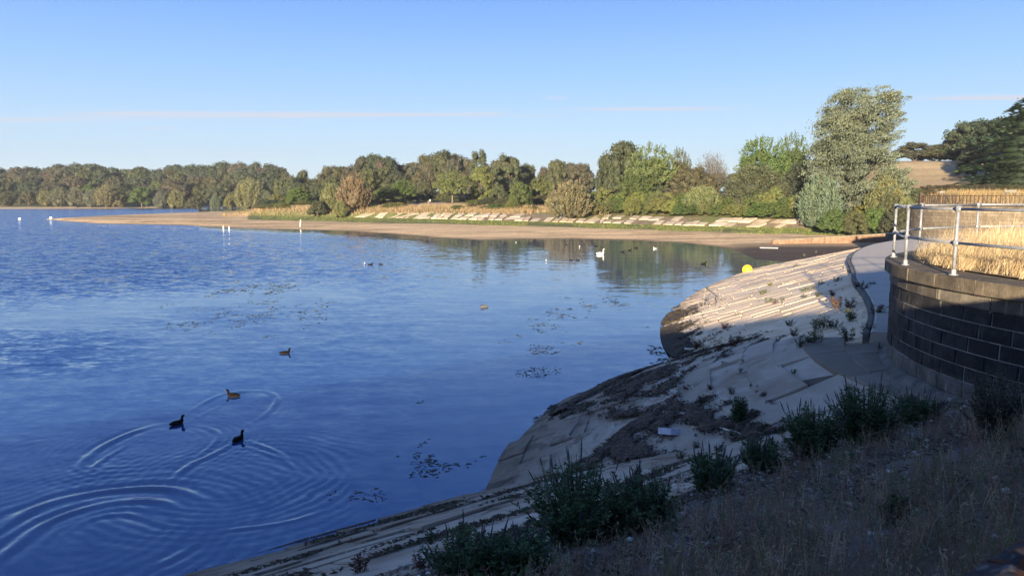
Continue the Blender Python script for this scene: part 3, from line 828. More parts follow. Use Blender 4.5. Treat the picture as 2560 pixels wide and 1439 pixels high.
def bastion(name, c, R, ztop, zbase, ph0, ph1, label, blk=.62, course=.25, ncourse=5, cope_out=.13, bandh=.22, mats=None):
    mblk, mband, mmor = mats or (M_BLOCK, M_BAND, M_MORTAR)
    b = empty(name, (0, 0, 0), label=label, category='wall')
    core = MB(); seg = 90
    rc = R - .02
    pts = [(c[0] + rc * math.cos(2 * math.pi * k / seg), c[1] + rc * math.sin(2 * math.pi * k / seg)) for k in range(seg)]
    v = [(x, y, zbase - .8) for x, y in pts] + [(x, y, ztop - .05) for x, y in pts]
    core.put(v, [(k, (k + 1) % seg, seg + (k + 1) % seg, seg + k) for k in range(seg)] + [tuple(range(seg, 2 * seg))])
    core.build('mortar_core', mmor, b)
    R_ = np.random.default_rng(int(R * 100))
    zc = ztop - .24
    def ring_of(z0, z1, r1, length, mat, nm, thick=.16, jr=.006, gap=.011, zgap=.009):
        st = length / r1; ph = ph0 - R_.uniform(0, st)
        while ph < ph1:
            l = st * R_.uniform(.94, 1.06)
            dr = R_.normal(0, jr)
            v, f = arc_block(c, r1 - thick, r1 + dr, z0 + zgap / 2, z1 - zgap / 2, ph + gap / 2 / r1, ph + l - gap / 2 / r1, 2 if R < 8 else 1)
            add(nm, mesh_np(nm, np.array(v), f, mat), b); ph += l
    ring_of(ztop - .24, ztop, R + cope_out, .95, M_COPE, 'coping_stone', .75, .004, .008)
    ring_of(ztop - .24 - bandh, ztop - .24, R + .025, 1.25, mband, 'band_stone', .1, .003, .006)
    z = ztop - .24 - bandh
    for k in range(ncourse):
        ring_of(z - course, z, R, blk, mblk, 'block', .1, .006, .020, .018); z -= course
    ring_of(z - course * 1.05, z, R + .012, blk * 1.1, M_FOOT, 'footing_block', .1, .004, .010)
    z -= course * 1.05
    fo = MB(); n = 60
    for i in range(n + 1):
        ph = ph0 + (ph1 - ph0) * i / n
        for (r, zz) in ((R - .05, z + .02), (R + .05, z - .02), (R + .20, z - .16), (R + .26, z - .45)):
            fo.v.append((c[0] + r * math.cos(ph), c[1] + r * math.sin(ph), zz + .02 * math.sin(ph * 37)))
    fo.f = [(i * 4 + k, (i + 1) * 4 + k, (i + 1) * 4 + k + 1, i * 4 + k + 1) for i in range(n) for k in range(3)]
    fo.build('mortar_fillet', M_FOOT, b, True)
    # earth inside the coping
    e = MB(); n = 48; rr = [0, R * .4, R * .75, R - .62]
    e.v = [(c[0], c[1], ztop + .05)]
    for r in rr[1:]:
        for k in range(n):
            e.v.append((c[0] + r * math.cos(2 * math.pi * k / n), c[1] + r * math.sin(2 * math.pi * k / n), ztop + .02 + .05 * math.sin(k * 2.3 + r) * (r < R * .7)))
    e.f = [(0, 1 + k, 1 + (k + 1) % n) for k in range(n)]
    for j in range(2):
        for k in range(n):
            a = 1 + j * n; e.f.append((a + k, a + n + k, a + n + (k + 1) % n, a + (k + 1) % n))
    e.build('earth_fill', simple('dry_thatch', (.30, .22, .12), .95, var=.5, sc=6, bump=.6), b)
    return b
bast = bastion('bastion_wall', BC, BR, BTOP, 3.4, math.radians(95), math.radians(250),
               'near round wall of blackened concrete blocks with dry grass and a tube railing on top')
bast2 = bastion('bastion_wall', B2C, B2R, 5.75, 3.2, math.radians(150), math.radians(290),
                'far round wall of brown block courses behind the near bastion, topped by black iron railings', blk=.9, course=.27, ncourse=7, cope_out=.16, bandh=.3, mats=(M_BLOCK2, M_BAND2, M_MORTAR2))

# tube railing on the near bastion
M_GALV = simple('galvanised_tube', (.20, .21, .22), .55, .4, var=.25, sc=14, bump=.1)
rail = empty('tube_railing', (BC[0], BC[1], BTOP), label='galvanised two-rail tube railing round the top of the near bastion', category='railing')
RP = BR - .02
phs = [math.radians(a) for a in (220, 201, 182.6, 167.2, 150.2, 130, 109.5, 90, 70)]
bases = [(RP * math.cos(p), RP * math.sin(p)) for p in phs]
HR, RR = 1.10, .024
rj = np.random.default_rng(5)
tops = []
for (x, y) in bases:
    lx, ly = rj.normal(0, .008, 2)
    m = MB(); m.tube([(x, y, -.02), (x + lx, y + ly, HR)], .027, 12)
    po = m.build('post', M_GALV, rail, True)
    m = MB(); m.tube([(x, y, 0.003), (x, y, .02)], .075, 12); m.tube([(x, y, .02), (x, y, .10)], .042, 10)
    m.build('base_flange', M_GALV, po)
    for h in (HR, HR * .49):
        m = MB(); px, py = x + lx * h / HR, y + ly * h / HR
        m.tube([(px, py, h - .05), (px, py, h + .05)], .043, 10)
        nx, ny = -y / RP, x / RP
        m.tube([(px - nx * .07, py - ny * .07, h), (px + nx * .07, py + ny * .07, h)], .040, 10)
        m.build('clamp', M_GALV, po, True)
    tops.append((x + lx, y + ly))
for h in (HR, HR * .49):
    for (p, q), (p2, q2) in zip(zip(tops, bases), zip(tops[1:], bases[1:])):
        k = h / HR
        a = (p[0] * k + q[0] * (1 - k), p[1] * k + q[1] * (1 - k), h); b = (p2[0] * k + q2[0] * (1 - k), p2[1] * k + q2[1] * (1 - k), h)
        am = [(a[i] + b[i]) / 2 for i in range(3)]; rr = math.hypot(am[0], am[1]); kk = (RP - (RP - rr) * .45) / rr
        m = MB(); m.tube([a, (am[0] * kk, am[1] * kk, am[2] + rj.normal(0, .006)), b], RR, 10)
        m.build('rail', M_GALV, rail, True)

# black iron railings on the far wall
M_IRON = simple('rusty_iron', (.055, .035, .025), .7, .2, var=.4, sc=4)
fr = empty('iron_railings', (B2C[0], B2C[1], 5.75), label='thin rusty iron railings of upright bars along the far round wall', category='railings')
m0 = MB(); m0.box((-.028, -.028, 0), (.028, .028, .92)); bar_me = None
R2 = B2R - .3
n = 0
for k in range(0, 60):
    ph = math.radians(176 + k * 2.0)
    if ph > math.radians(282): break
    x, y = R2 * math.cos(ph), R2 * math.sin(ph)
    if bar_me is None:
        o = m0.build('bar', M_IRON, fr); bar_me = o.data
    else: o = add('bar', bar_me, fr)
    o.location = (x, y, 0); o.rotation_euler = (0, 0, ph)
for h in (.12, .82):
    m = MB(); m.tube([(R2 * math.cos(math.radians(a)), R2 * math.sin(math.radians(a)), h) for a in range(176, 283, 4)], .03, 6); m.build('top_rail' if h > .5 else 'bottom_rail', M_IRON, fr)
m = MB(); x, y = R2 * math.cos(math.radians(174.5)), R2 * math.sin(math.radians(174.5)); m.box((x - .14, y - .14, -.1), (x + .14, y + .14, .98)); m.box((x - .17, y - .17, .98), (x + .17, y + .17, 1.04)); m.build('end_pillar', M_IRON, fr)

# low spillway wall across the muddy pool
M_ORANGE = simple('algae_stained_concrete', (.16, .10, .065), .9, var=.35, sc=2., bump=.4)
M_ORCAP = simple('sandy_cap', (.17, .14, .105), .9, var=.3, sc=2., bump=.4)
def low_wall(name, p0, p1, h0, h1, zb, th, mat, label, npan, capmat=None):
    root = empty(name, (0, 0, 0), label=label, category='wall')
    p0, p1 = np.array(p0), np.array(p1); d = (p1 - p0); L = np.linalg.norm(d); d /= L; q = np.array([-d[1], d[0]])
    for k in range(npan):
        a, b = p0 + d * L * k / npan + d * .02, p0 + d * L * (k + 1) / npan - d * .02
        za, zb_ = h0 + (h1 - h0) * k / npan, h0 + (h1 - h0) * (k + 1) / npan
        for nm, z0, za2, zb2, ex, mt in (('wall_panel', zb, za - .12, zb_ - .12, 0, mat), ('cap_slab', None, za, zb_, .08, capmat or M_SLAB3)):
            v = []
            for (p, zz) in ((a, za2), (b, zb2)):
                for s in (-1, 1):
                    xy = p + q * s * (th / 2 + ex)
                    v += [(xy[0], xy[1], zz - .12 if z0 is None else z0), (xy[0], xy[1], zz)]
            m = MB(); m.put(v, [(0, 1, 5, 4), (2, 6, 7, 3), (1, 3, 7, 5), (0, 2, 3, 1), (4, 5, 7, 6), (0, 4, 6, 2)]); m.build(nm, mt, root)
    return root
wa, wb = P(1930, 600, .75), P(2216, 592, 1.05)
low_wall('spillway_wall', wa[:2], wb[:2], .78, 1.55, -.2, .5, M_ORANGE, 'low orange-stained concrete wall running across the mud towards the far round wall', 9, M_ORCAP)
wc, wd = P(2214, 592, 1.5), P(2300, 584, 2.0)
low_wall('spillway_step', wc[:2], wd[:2], 2.0, 2.25, .2, 1.2, M_FOOT, 'higher grey concrete step at the right end of the low orange-stained wall', 3)

# the parapet of the dam that the photographer looks over
para = empty('parapet_wall', (0, 0, 0), label='lichen-covered stone parapet in the near right corner, out of focus', category='parapet')
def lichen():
    t = NT('shade_darkened_lichen_stone'); p = t.pos()
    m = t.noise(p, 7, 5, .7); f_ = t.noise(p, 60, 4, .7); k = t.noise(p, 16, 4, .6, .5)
    c = t.mix(t.rng(m, .35, .6), (.008, .009, .014), (.035, .035, .04))  # stone and lichen colours darkened to stand in for shade on the parapet
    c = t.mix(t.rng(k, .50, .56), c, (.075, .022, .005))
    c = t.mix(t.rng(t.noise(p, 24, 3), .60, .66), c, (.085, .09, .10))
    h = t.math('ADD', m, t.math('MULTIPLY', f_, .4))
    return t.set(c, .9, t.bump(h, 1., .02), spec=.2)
M_LICH_SHADE = lichen()
pn = np.array([-.6, .8]); pd = np.array([.8, .6])
s = -96.0; R_ = np.random.default_rng(3)
while s < 13.4:
    l = 1.1 if -6 < s < 10 else 6.0
    ns, nq = (24, 12) if -2 < s < 4 else (4, 2)
    ss, qq = np.linspace(s + .006, s + l - .006, ns), np.linspace(-.13, .385, nq)
    v = []
    for q in qq:
        for a in ss:
            xy = pd * a + pn * q
            e = min(q + .13, .385 - q, a - s, s + l - a)
            z = 6.035 - .03 * math.exp(-max(e, 0) / .012) + (.022 * (fbm(a * 9, q * 9, 4) - .5) if ns > 4 else 0)
            v.append((xy[0], xy[1], float(z)))
    nt_ = len(v); f = [tuple(r) for r in grid_faces(nq, ns)]
    rim = [i for i in range(ns)] + [k * ns + ns - 1 for k in range(1, nq)] + [(nq - 1) * ns + i for i in range(ns - 2, -1, -1)] + [k * ns for k in range(nq - 2, 0, -1)]
    base = len(v); v += [(v[i][0], v[i][1], 5.86) for i in rim]; L_ = len(rim)
    f += [(rim[k], base + k, base + (k + 1) % L_, rim[(k + 1) % L_]) for k in range(L_)]
    me = mesh_np('coping_stone', np.array(v), f, M_LICH_SHADE, False); add('coping_stone', me, para)
    s += l
m = MB()
def pq(s, q, z): xy = pd * s + pn * q; return (xy[0], xy[1], z)
m.put([pq(-96, -.07, 4.6), pq(13.4, -.07, 4.6), pq(13.4, .31, 4.6), pq(-96, .31, 4.6), pq(-96, -.07, 5.87), pq(13.4, -.07, 5.87), pq(13.4, .31, 5.87), pq(-96, .31, 5.87)], [(0,3,2,1),(4,5,6,7),(0,1,5,4),(1,2,6,5),(2,3,7,6),(3,0,4,7)])
m.build('wall_body', M_LICH_SHADE, para)
# ------------------------------------------------------------------ foliage
def unit(v): return v / (np.linalg.norm(v, axis=-1, keepdims=True) + 1e-9)
def quads(cen, axis, nrm, ln, wd):
    """leaf quads: centre, long axis, rough normal, half length, half width"""
    a = unit(axis); b = unit(np.cross(nrm, a))
    ln = np.asarray(ln)[:, None]; wd = np.asarray(wd)[:, None]
    v = np.stack([cen - a * ln, cen + b * wd, cen + a * ln, cen - b * wd], 1)      # a leaf-shaped rhomb
    return v.reshape(-1, 3), np.arange(len(cen) * 4).reshape(-1, 4)
ICO_V = None
def blob(c, r, rng, sub=1):
    t = (1 + 5 ** .5) / 2
    v = unit(np.array([(-1,t,0),(1,t,0),(-1,-t,0),(1,-t,0),(0,-1,t),(0,1,t),(0,-1,-t),(0,1,-t),(t,0,-1),(t,0,1),(-t,0,-1),(-t,0,1)], float))
    f = [(0,11,5),(0,5,1),(0,1,7),(0,7,10),(0,10,11),(1,5,9),(5,11,4),(11,10,2),(10,7,6),(7,1,8),(3,9,4),(3,4,2),(3,2,6),(3,6,8),(3,8,9),(4,9,5),(2,4,11),(6,2,10),(8,6,7),(9,8,1)]
    return v * np.asarray(r) * rng.uniform(.8, 1.1, (12, 1)) + c, f
def crown_mesh(kind, seed):
    g = np.random.default_rng(seed)
    V, FQ, C, n0 = [], [], [], 0
    BV, BF, BC_ = [], [], []
    def addq(v, f, c):
        nonlocal n0
        V.append(v); FQ.append(f + n0); C.append(np.repeat(c, 4, axis=0)); n0 += len(v)
    def tint(n, lo=.75, hi=1.25, warm=.12):
        b = g.uniform(lo, hi, (n, 1)); w = g.normal(0, warm, (n, 1))
        return np.clip(b * np.hstack([1 + w, np.ones((n, 1)), 1 - w]), .2, 2)
    def clumps(cs, rs, nl, sz, lift=.15, dirn=None, asp=.6, core=.72):
        for c, r in zip(cs, rs):
            d = unit(g.normal(size=(nl, 3))); d[:, 2] = np.abs(d[:, 2]) * .9 - .25 * g.uniform(size=nl)
            p = c + unit(d) * r * g.uniform(.72, 1.08, (nl, 1))
            p[:, 2] = np.maximum(p[:, 2], .0)
            nr = unit(d + g.normal(0, .55, (nl, 3)))
            ax = unit(g.normal(size=(nl, 3)) + (0 if dirn is None else np.array(dirn) * 2))
            s = sz * g.uniform(.6, 1.4, nl)
            v, f = quads(p, ax, nr, s, s * asp)
            cb = g.uniform(.82, 1.18); cw = g.normal(0, .06)
            addq(v, f, tint(nl) * np.array([cb * (1 + cw), cb, cb * (1 - cw)]))
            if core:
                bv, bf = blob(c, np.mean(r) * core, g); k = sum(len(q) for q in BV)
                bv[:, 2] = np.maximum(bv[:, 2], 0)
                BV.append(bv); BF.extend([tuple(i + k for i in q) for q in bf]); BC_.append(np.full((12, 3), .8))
    if kind in ('oak', 'oakb', 'oakc'):
        n = 58 + seed % 9
        d = unit(g.normal(size=(n, 3))); d[:, 2] = np.where(d[:, 2] < -.85, -d[:, 2], d[:, 2])
        c = np.array([0, 0, .50]) + d * np.array([.36, .36, .37]) * g.uniform(.7, 1.08, (n, 1))
        clumps(c, g.uniform(.10, .165, n), 78, .022)
    elif kind == 'bush':
        n = 96
        d = unit(g.normal(size=(n, 3))); d[:, 2] = np.abs(d[:, 2]) * 1.55 - .62
        c = np.array([0, 0, .36]) + d * np.array([.38, .38, .46]) * g.uniform(.75, 1.0, (n, 1)); c[:, 2] = np.maximum(c[:, 2], .06)
        clumps(c, g.uniform(.07, .115, n), 75, .017, asp=.5)
    elif kind == 'tall':
        n = 70
        z = g.uniform(.10, .93, n); r = .34 * np.sqrt(np.clip(1 - ((z - .52) / .5) ** 2, .05, 1)); a = g.uniform(0, 6.28, n)
        c = np.stack([r * np.cos(a), r * np.sin(a), z], 1)
        clumps(c, g.uniform(.08, .13, n), 75, .019)
    elif kind == 'leafy':      # ash or cherry: long sprays of leaves pushed out of a rough crown
        n = 64
        d = unit(g.normal(size=(n, 3))); d[:, 2] = np.abs(d[:, 2]) * 1.05 - .3
        c = np.array([0, 0, .45]) + d * np.array([.36, .36, .42]) * g.uniform(.7, 1.0, (n, 1)); c[:, 2] = np.maximum(c[:, 2], .08)
        clumps(c, g.uniform(.07, .12, n), 60, .024, asp=.35)
        for i in range(130):
            dd = unit(g.normal(size=3)); dd[2] = abs(dd[2]); s0 = np.array([0, 0, .45]) + dd * np.array([.36, .36, .42])
            L = g.uniform(.08, .17); ax = unit(dd + np.array([0, 0, .8]) + g.normal(0, .3, 3)); m = 22
            t = g.uniform(0, 1, m)
            p = s0 + ax * L * t[:, None] + g.normal(0, .012, (m, 3))
            v, f = quads(p, ax + g.normal(0, .6, (m, 3)), g.normal(size=(m, 3)), g.uniform(.012, .024, m), g.uniform(.005, .009, m))
            addq(v, f, tint(m, .8, 1.3))
    elif kind == 'spray':      # osier bushes: rods shooting up and out from the ground
        nb = 210
        for i in range(nb):
            a = g.uniform(0, 6.28); sp = g.uniform(0, 1) ** .6 * .46; top = .98 * math.sqrt(max(.06, 1 - (sp / .52) ** 2)) * g.uniform(.82, 1.04)
            e = np.array([math.cos(a) * sp, math.sin(a) * sp, top]); s = e * np.array([.35, .35, .0]); m = 40
            t = g.uniform(.12, 1, m) ** .7
            bend = np.array([math.cos(a), math.sin(a), 0]) * .07
            p = s + (e - s) * t[:, None] + bend * (np.sin(t * 3.14) - .3 * t)[:, None] + g.normal(0, .014, (m, 3))
            p[:, 2] = np.maximum(p[:, 2], .01)
            ax = unit(e - s) + g.normal(0, .35, (m, 3))
            v, f = quads(p, ax, g.normal(size=(m, 3)), g.uniform(.018, .036, m), g.uniform(.005, .010, m))
            cb = g.uniform(.75, 1.25)
            addq(v, f, tint(m) * cb)
        for i in range(16):
            a = g.uniform(0, 6.28); r = g.uniform(0, .26)
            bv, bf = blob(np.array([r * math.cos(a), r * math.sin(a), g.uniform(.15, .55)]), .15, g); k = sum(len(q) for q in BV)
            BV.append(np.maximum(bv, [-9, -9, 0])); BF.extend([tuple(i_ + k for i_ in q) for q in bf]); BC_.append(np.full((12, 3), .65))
    elif kind == 'willow':     # tall white willow blown by the wind
        npl = 420
        for i in range(npl):
            z = g.uniform(.03, .93); low = sstep(.45, .2, z)
            R = (.37 + .11 * low) * math.sqrt(max(.03, 1 - (max(z - .5, 0) / .45) ** 4)) * (1 - .12 * math.exp(-((z - .47) / .12) ** 2)); a = g.uniform(0, 6.28)
            rr = R * math.sqrt(g.uniform(.35, 1))
            ox = .04 * math.sin(z * 9)
            s = np.array([rr * math.cos(a) * .9 + ox - .03 * low, rr * math.sin(a) * .9, z])
            L = g.uniform(.05, .10); up = unit(np.array([math.cos(a) * .25, math.sin(a) * .25, 1.1]) + g.normal(0, .2, 3)); m = 125
            t = g.uniform(0, 1, m)
            wind = np.array([.085, -.01, -.035])
            p = s + up * L * t[:, None] + wind * (t ** 2)[:, None] + g.normal(0, 1, (m, 3)) * (np.array([.036, .036, .022]) * (1 - .7 * t[:, None]))
            p[:, 2] = np.maximum(p[:, 2], .005)
            ax = up + np.array([1.0, 0, -.1]) * (t[:, None] * .9 + .35) + g.normal(0, .4, (m, 3))
            v, f = quads(p, ax, g.normal(size=(m, 3)), g.uniform(.007, .015, m), g.uniform(.0024, .0046, m))
            cb = g.uniform(.78, 1.22)
            addq(v, f, tint(m, .65, 1.4, .08) * cb)
        for i in range(40):
            a = g.uniform(0, 6.28); z = g.uniform(.04, .78); r = g.uniform(0, .17)
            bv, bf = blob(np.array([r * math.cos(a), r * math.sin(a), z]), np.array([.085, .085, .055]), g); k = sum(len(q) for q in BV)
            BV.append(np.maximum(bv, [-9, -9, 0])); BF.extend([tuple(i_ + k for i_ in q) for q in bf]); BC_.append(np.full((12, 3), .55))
    elif kind == 'conifer':
        for i in range(300):
            z = 1 - g.uniform(0, 1) ** .62; z = min(z, .985); R = .48 * (1 - z) ** .75 + .015; a = g.uniform(0, 6.28)
            m = 46; t = g.uniform(.25, 1, m) ** .6; L = R * g.uniform(.75, 1.1)
            d = np.array([math.cos(a), math.sin(a), 0]); sd = np.array([-d[1], d[0], 0])
            p = d * (L * t)[:, None] + sd * (g.normal(0, .035, m) * (1.1 - t * .6))[:, None]
            p[:, 2] += z + .02 * t - .05 * t ** 3 + g.normal(0, .008, m)
            p[:, 2] = np.maximum(p[:, 2], .005)
            v, f = quads(p, d + sd * g.normal(0, .5, (m, 1)), np.array([0, 0, 1.]) + g.normal(0, .4, (m, 3)), g.uniform(.012, .026, m), g.uniform(.005, .010, m))
            addq(v, f, tint(m, .7, 1.25, .08) * g.uniform(.8, 1.2))
        for z in np.linspace(.05, .8, 12):
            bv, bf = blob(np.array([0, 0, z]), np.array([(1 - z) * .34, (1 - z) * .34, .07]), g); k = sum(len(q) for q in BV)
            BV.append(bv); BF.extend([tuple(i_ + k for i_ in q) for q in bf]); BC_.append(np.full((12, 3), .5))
    elif kind == 'sparse':     # thinning crown, twigs showing
        for i in range(150):
            dd = unit(g.normal(size=3)); dd[2] = abs(dd[2]) * .9
            e = np.array([0, 0, .42]) + dd * np.array([.46, .46, .55]) * g.uniform(.7, 1); m = 34
            s = np.array([0, 0, .2]); t = g.uniform(.35, 1, m) ** .6
            p = s + (e - s) * t[:, None] + g.normal(0, .02, (m, 3))
            v, f = quads(p, (e - s) + g.normal(0, .3, (m, 3)), g.normal(size=(m, 3)), g.uniform(.010, .026, m), g.uniform(.002, .006, m))
            addq(v, f, tint(m, .6, 1.3))
    v, f, c = np.vstack(V), np.vstack(FQ), np.vstack(C)
    if BV:
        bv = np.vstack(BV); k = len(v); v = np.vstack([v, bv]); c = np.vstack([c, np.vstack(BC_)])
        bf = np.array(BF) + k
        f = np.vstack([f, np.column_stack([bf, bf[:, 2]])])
        # degenerate quads stand in for triangles
        me = bpy.data.meshes.new('crown')
        nq = len(f) - len(bf)
        li = np.concatenate([f[:nq].ravel(), bf.ravel()]); lt = np.concatenate([np.full(nq, 4), np.full(len(bf), 3)]); ls = np.r_[0, np.cumsum(lt)[:-1]]
        me.vertices.add(len(v)); me.vertices.foreach_set('co', v.astype(np.float32).ravel())
        me.loops.add(len(li)); me.loops.foreach_set('vertex_index', li.astype(np.int32))
        me.polygons.add(len(lt)); me.polygons.foreach_set('loop_start', ls.astype(np.int32)); me.polygons.foreach_set('loop_total', lt.astype(np.int32))
        me.update(calc_edges=True)
        at = me.color_attributes.new('col', 'FLOAT_COLOR', 'POINT'); at.data.foreach_set('color', np.hstack([c, np.ones((len(c), 1))]).astype(np.float32).ravel())
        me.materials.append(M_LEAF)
    else:
        me = mesh_np('crown', v, f, M_LEAF, False, c)
    return me
def trunk_mesh(seed, h=.55, multi=1):
    g = random.Random(seed); m = MB()
    for j in range(multi):
        lean = (g.uniform(-.12, .12) if multi > 1 else g.uniform(-.02, .02), g.uniform(-.1, .1) if multi > 1 else 0)
        r = .022 if multi == 1 else .012
        top = (lean[0] * 2, lean[1] * 2, h * g.uniform(.9, 1.1))
        m.tube([(lean[0] * .1, lean[1] * .1, -.02), (lean[0], lean[1], h * .5), top], [r * 1.4, r, r * .55], 7)
        for k in range(4):
            a = g.uniform(0, 6.28); z = h * g.uniform(.5, .95); L = g.uniform(.15, .3)
            q = (lean[0] + (top[0] - lean[0]) * max(0, z / h * 2 - 1), lean[1], z)
            m.tube([q, (q[0] + math.cos(a) * L * .6, q[1] + math.sin(a) * L * .6, z + L * .5), (q[0] + math.cos(a) * L, q[1] + math.sin(a) * L, z + L)], [r * .5, r * .35, r * .15], 5)
    return mesh_np('trunk', np.array(m.v), m.f, M_BARK, True)
CROWNS = {k: [crown_mesh(k, s) for s in ss] for k, ss in dict(oak=(1, 2, 3, 4, 5), bush=(11, 12, 13), tall=(21, 22), leafy=(31, 32), spray=(41, 42, 43), willow=(51,), conifer=(61, 62), sparse=(71,)).items()}
TRUNKS = [trunk_mesh(i) for i in range(3)]; STEMS = [trunk_mesh(10 + i, .42, 5) for i in range(2)]
gv = random.Random(99)
def height_for(v, y):
    q = (719.5 - v) / F
    return EYE + y * (q * CP - SP) / (CP + q * SP)
COUNT = [0]
def tree(kind, u, vtop, wpx, D, col, name, label, cat, group=None, depth=None, var=None, jit=.10, sink=.0, trunk=True, base=None):
    q = (719.5 - vtop) / F; ft = D * CP - (height_for(vtop, D) - EYE) * SP
    x = (u - 1280) / F * ft
    z0 = (H1(x, D) if base is None else base) - sink
    h = max(height_for(vtop, D) - z0, .4); w = wpx / F * ft
    o = empty(name, (x, D, z0), gv.uniform(0, 6.28) if kind != 'willow' else 0.0, label=label, category=cat)
    if group: o['group'] = group
    k = COUNT[0]; COUNT[0] += 1
    c = CROWNS[kind][(k if var is None else var) % len(CROWNS[kind])]
    cr_ = add('crown', c, o); cr_.scale = (w, w if depth is None else depth, h)
    cr_.color = (*[max(.004, cc * (1 + gv.uniform(-jit, jit))) for cc in col], 1)
    if trunk:
        t = add('trunk' if kind not in ('bush', 'spray') else 'stems', (TRUNKS if kind not in ('bush', 'spray') else STEMS)[k % 2], o); t.scale = (w * .8, w * .8, h)
    return o
# colours of leaves (base colours)
DK = (.038, .048, .027); OL = (.054, .060, .030); BRX = (.058, .055, .036); GR = (.050, .078, .022); YG = (.084, .096, .034)
PL = (.115, .118, .056); TN = (.125, .113, .070); SV = (.088, .102, .070); DG = (.024, .036, .020); RB = (.058, .052, .036)

SKY = [(-260,418),(-100,418),(0,415),(150,411),(210,406),(260,412),(350,418),(480,407),(560,402),(630,404),(690,412),(712,432),(740,421),(800,430),(815,428),(835,410),(870,404),(905,386),(950,383),(1000,402),(1050,396),(1085,380),(1120,371),(1150,386),(1180,398),(1235,396),(1275,390),(1310,405),(1340,398),(1370,404),(1400,395),(1440,402),(1490,410),(1530,420)]
def skyv(u): return float(np.interp(u, [p[0] for p in SKY], [p[1] for p in SKY]))
WG1, WG2 = 'trees of the dark wood beyond the far left shore', 'trees of the wood behind the bank scrub'
names_c = {DK: 'dark green', OL: 'olive', BRX: 'brownish', GR: 'fresh green', RB: 'rusty', DG: 'almost black green'}
def T(kind, u, vt, w, D, col, name, label, cat='tree', group=None, **k): return tree(kind, u, vt, w, D, col, name, label, cat, group, **k)
# pale scrub in front of the far wood
def near_far_wood(u):
    L = [(40,'at its left end'),(140,'left of the pale thicket'),(210,'above the pale thicket'),(290,'above the tan willow'),(345,'right of the tan willow'),(390,'above the fresh green tree'),(455,'above the pale pair'),(520,'right of the pale pair'),(580,'above the small lone bush'),(650,'above the big pale willow'),(9999,'at its right end')]
    return next(t for a, t in L if u < a)
def near_mid_wood(u):
    L = [(760,'at its far left'),(820,'left of the tan willow'),(890,'above the tall tan willow'),(960,'by the left hump'),(1040,'between the two humps'),(1100,'left under the right hump'),(1170,'right under the right hump'),(1240,'by the pointed birch'),(1300,'by the wide birch'),(1370,'in the dip past the birches'),(1440,'behind the ball-shaped bush'),(1535,'left of the tall poplar'),(9999,'behind the right thicket')]
    return next(t for a, t in L if u < a)
def near_bank(u):
    L = [(720,'where the bank begins'),(790,'left of the tan willow'),(850,'at the left foot of the tan willow'),(920,'right below the tan willow'),(980,'below the bright green tree'),(1045,'just left of the people'),(1150,'just right of the people'),(1220,'below the yellow-olive tree'),(1290,'left of the dark round bush'),(1360,'left of the ball-shaped bush'),(1480,'behind the ball-shaped bush'),(1545,'right beside the ball-shaped bush'),(1610,'by the yellow shrub'),(1690,'below the ash'),(1760,'left of the pointed shrub'),(1820,'right of the pointed shrub'),(1900,'below the light wind-combed tree'),(1990,'below the second cherry'),(2070,'left of the tall willow'),(2150,'under the tall willow'),(2220,'right under the tall willow'),(9999,'beside the far round wall')]
    return next(t for a, t in L if u < a)
def sz(w, a, b): return 'narrow' if w < a else 'broad' if w > b else 'mid-size'
for ri, (D, off, wp, step) in enumerate([(585, 0, 66, 40), (545, 11, 64, 42), (508, 24, 60, 42), (474, 40, 56, 42), (446, 56, 50, 40)]):
    u = -150 + ri * 17
    while u < 700 + 20 * (ri < 2):
        col = gv.choice([DK, DK, OL, BRX, OL, DK, BRX] if ri < 4 else [OL, GR, BRX, OL])
        rowname = ['skyline of', 'upper row of', 'middle row of', 'low row of', 'foot of'][ri]
        ww = wp * gv.uniform(.65, 1.5)
        tree('oak', u + gv.uniform(-10, 10), skyv(u) + off + gv.uniform(-7, 6), ww, D + gv.uniform(-10, 10), col, 'woodland_tree',
             f'{sz(ww, .93 * wp, 1.2 * wp)} {names_c[col]} tree, {rowname} far wood, {near_far_wood(u)}', 'tree', WG1)
        u += step * gv.uniform(.8, 1.2)
for ri, (D, off, wp, step) in enumerate([(345, 0, 64, 36), (318, 13, 60, 38), (292, 28, 56, 40)]):
    u = 690 + ri * 14 + (30 if ri == 0 else 0)
    while u < (1530 if ri == 0 else 2030):
        col = gv.choice([DK, OL, BRX, OL, DK, BRX, RB] if u > 1250 else [DK, OL, BRX, OL, BRX])
        rowname = ['skyline of', 'upper row of', 'front row of'][ri]
        side = 'left of the two tree-top humps' if u < 890 else 'under the tree-top humps' if u < 1190 else 'right of the tall pale birches'
        if gv.random() > .08:
            ww = wp * gv.uniform(.65, 1.5)
            tree('oak', u + gv.uniform(-8, 8), skyv(u) + off + gv.uniform(-5, 6), ww, D + gv.uniform(-8, 8), col, 'woodland_tree',
                 f'{sz(ww, .93 * wp, 1.2 * wp)} {names_c[col]} tree, {rowname} bank wood, {near_mid_wood(u)}', 'tree', WG2)
        u += step * gv.uniform(.8, 1.2)

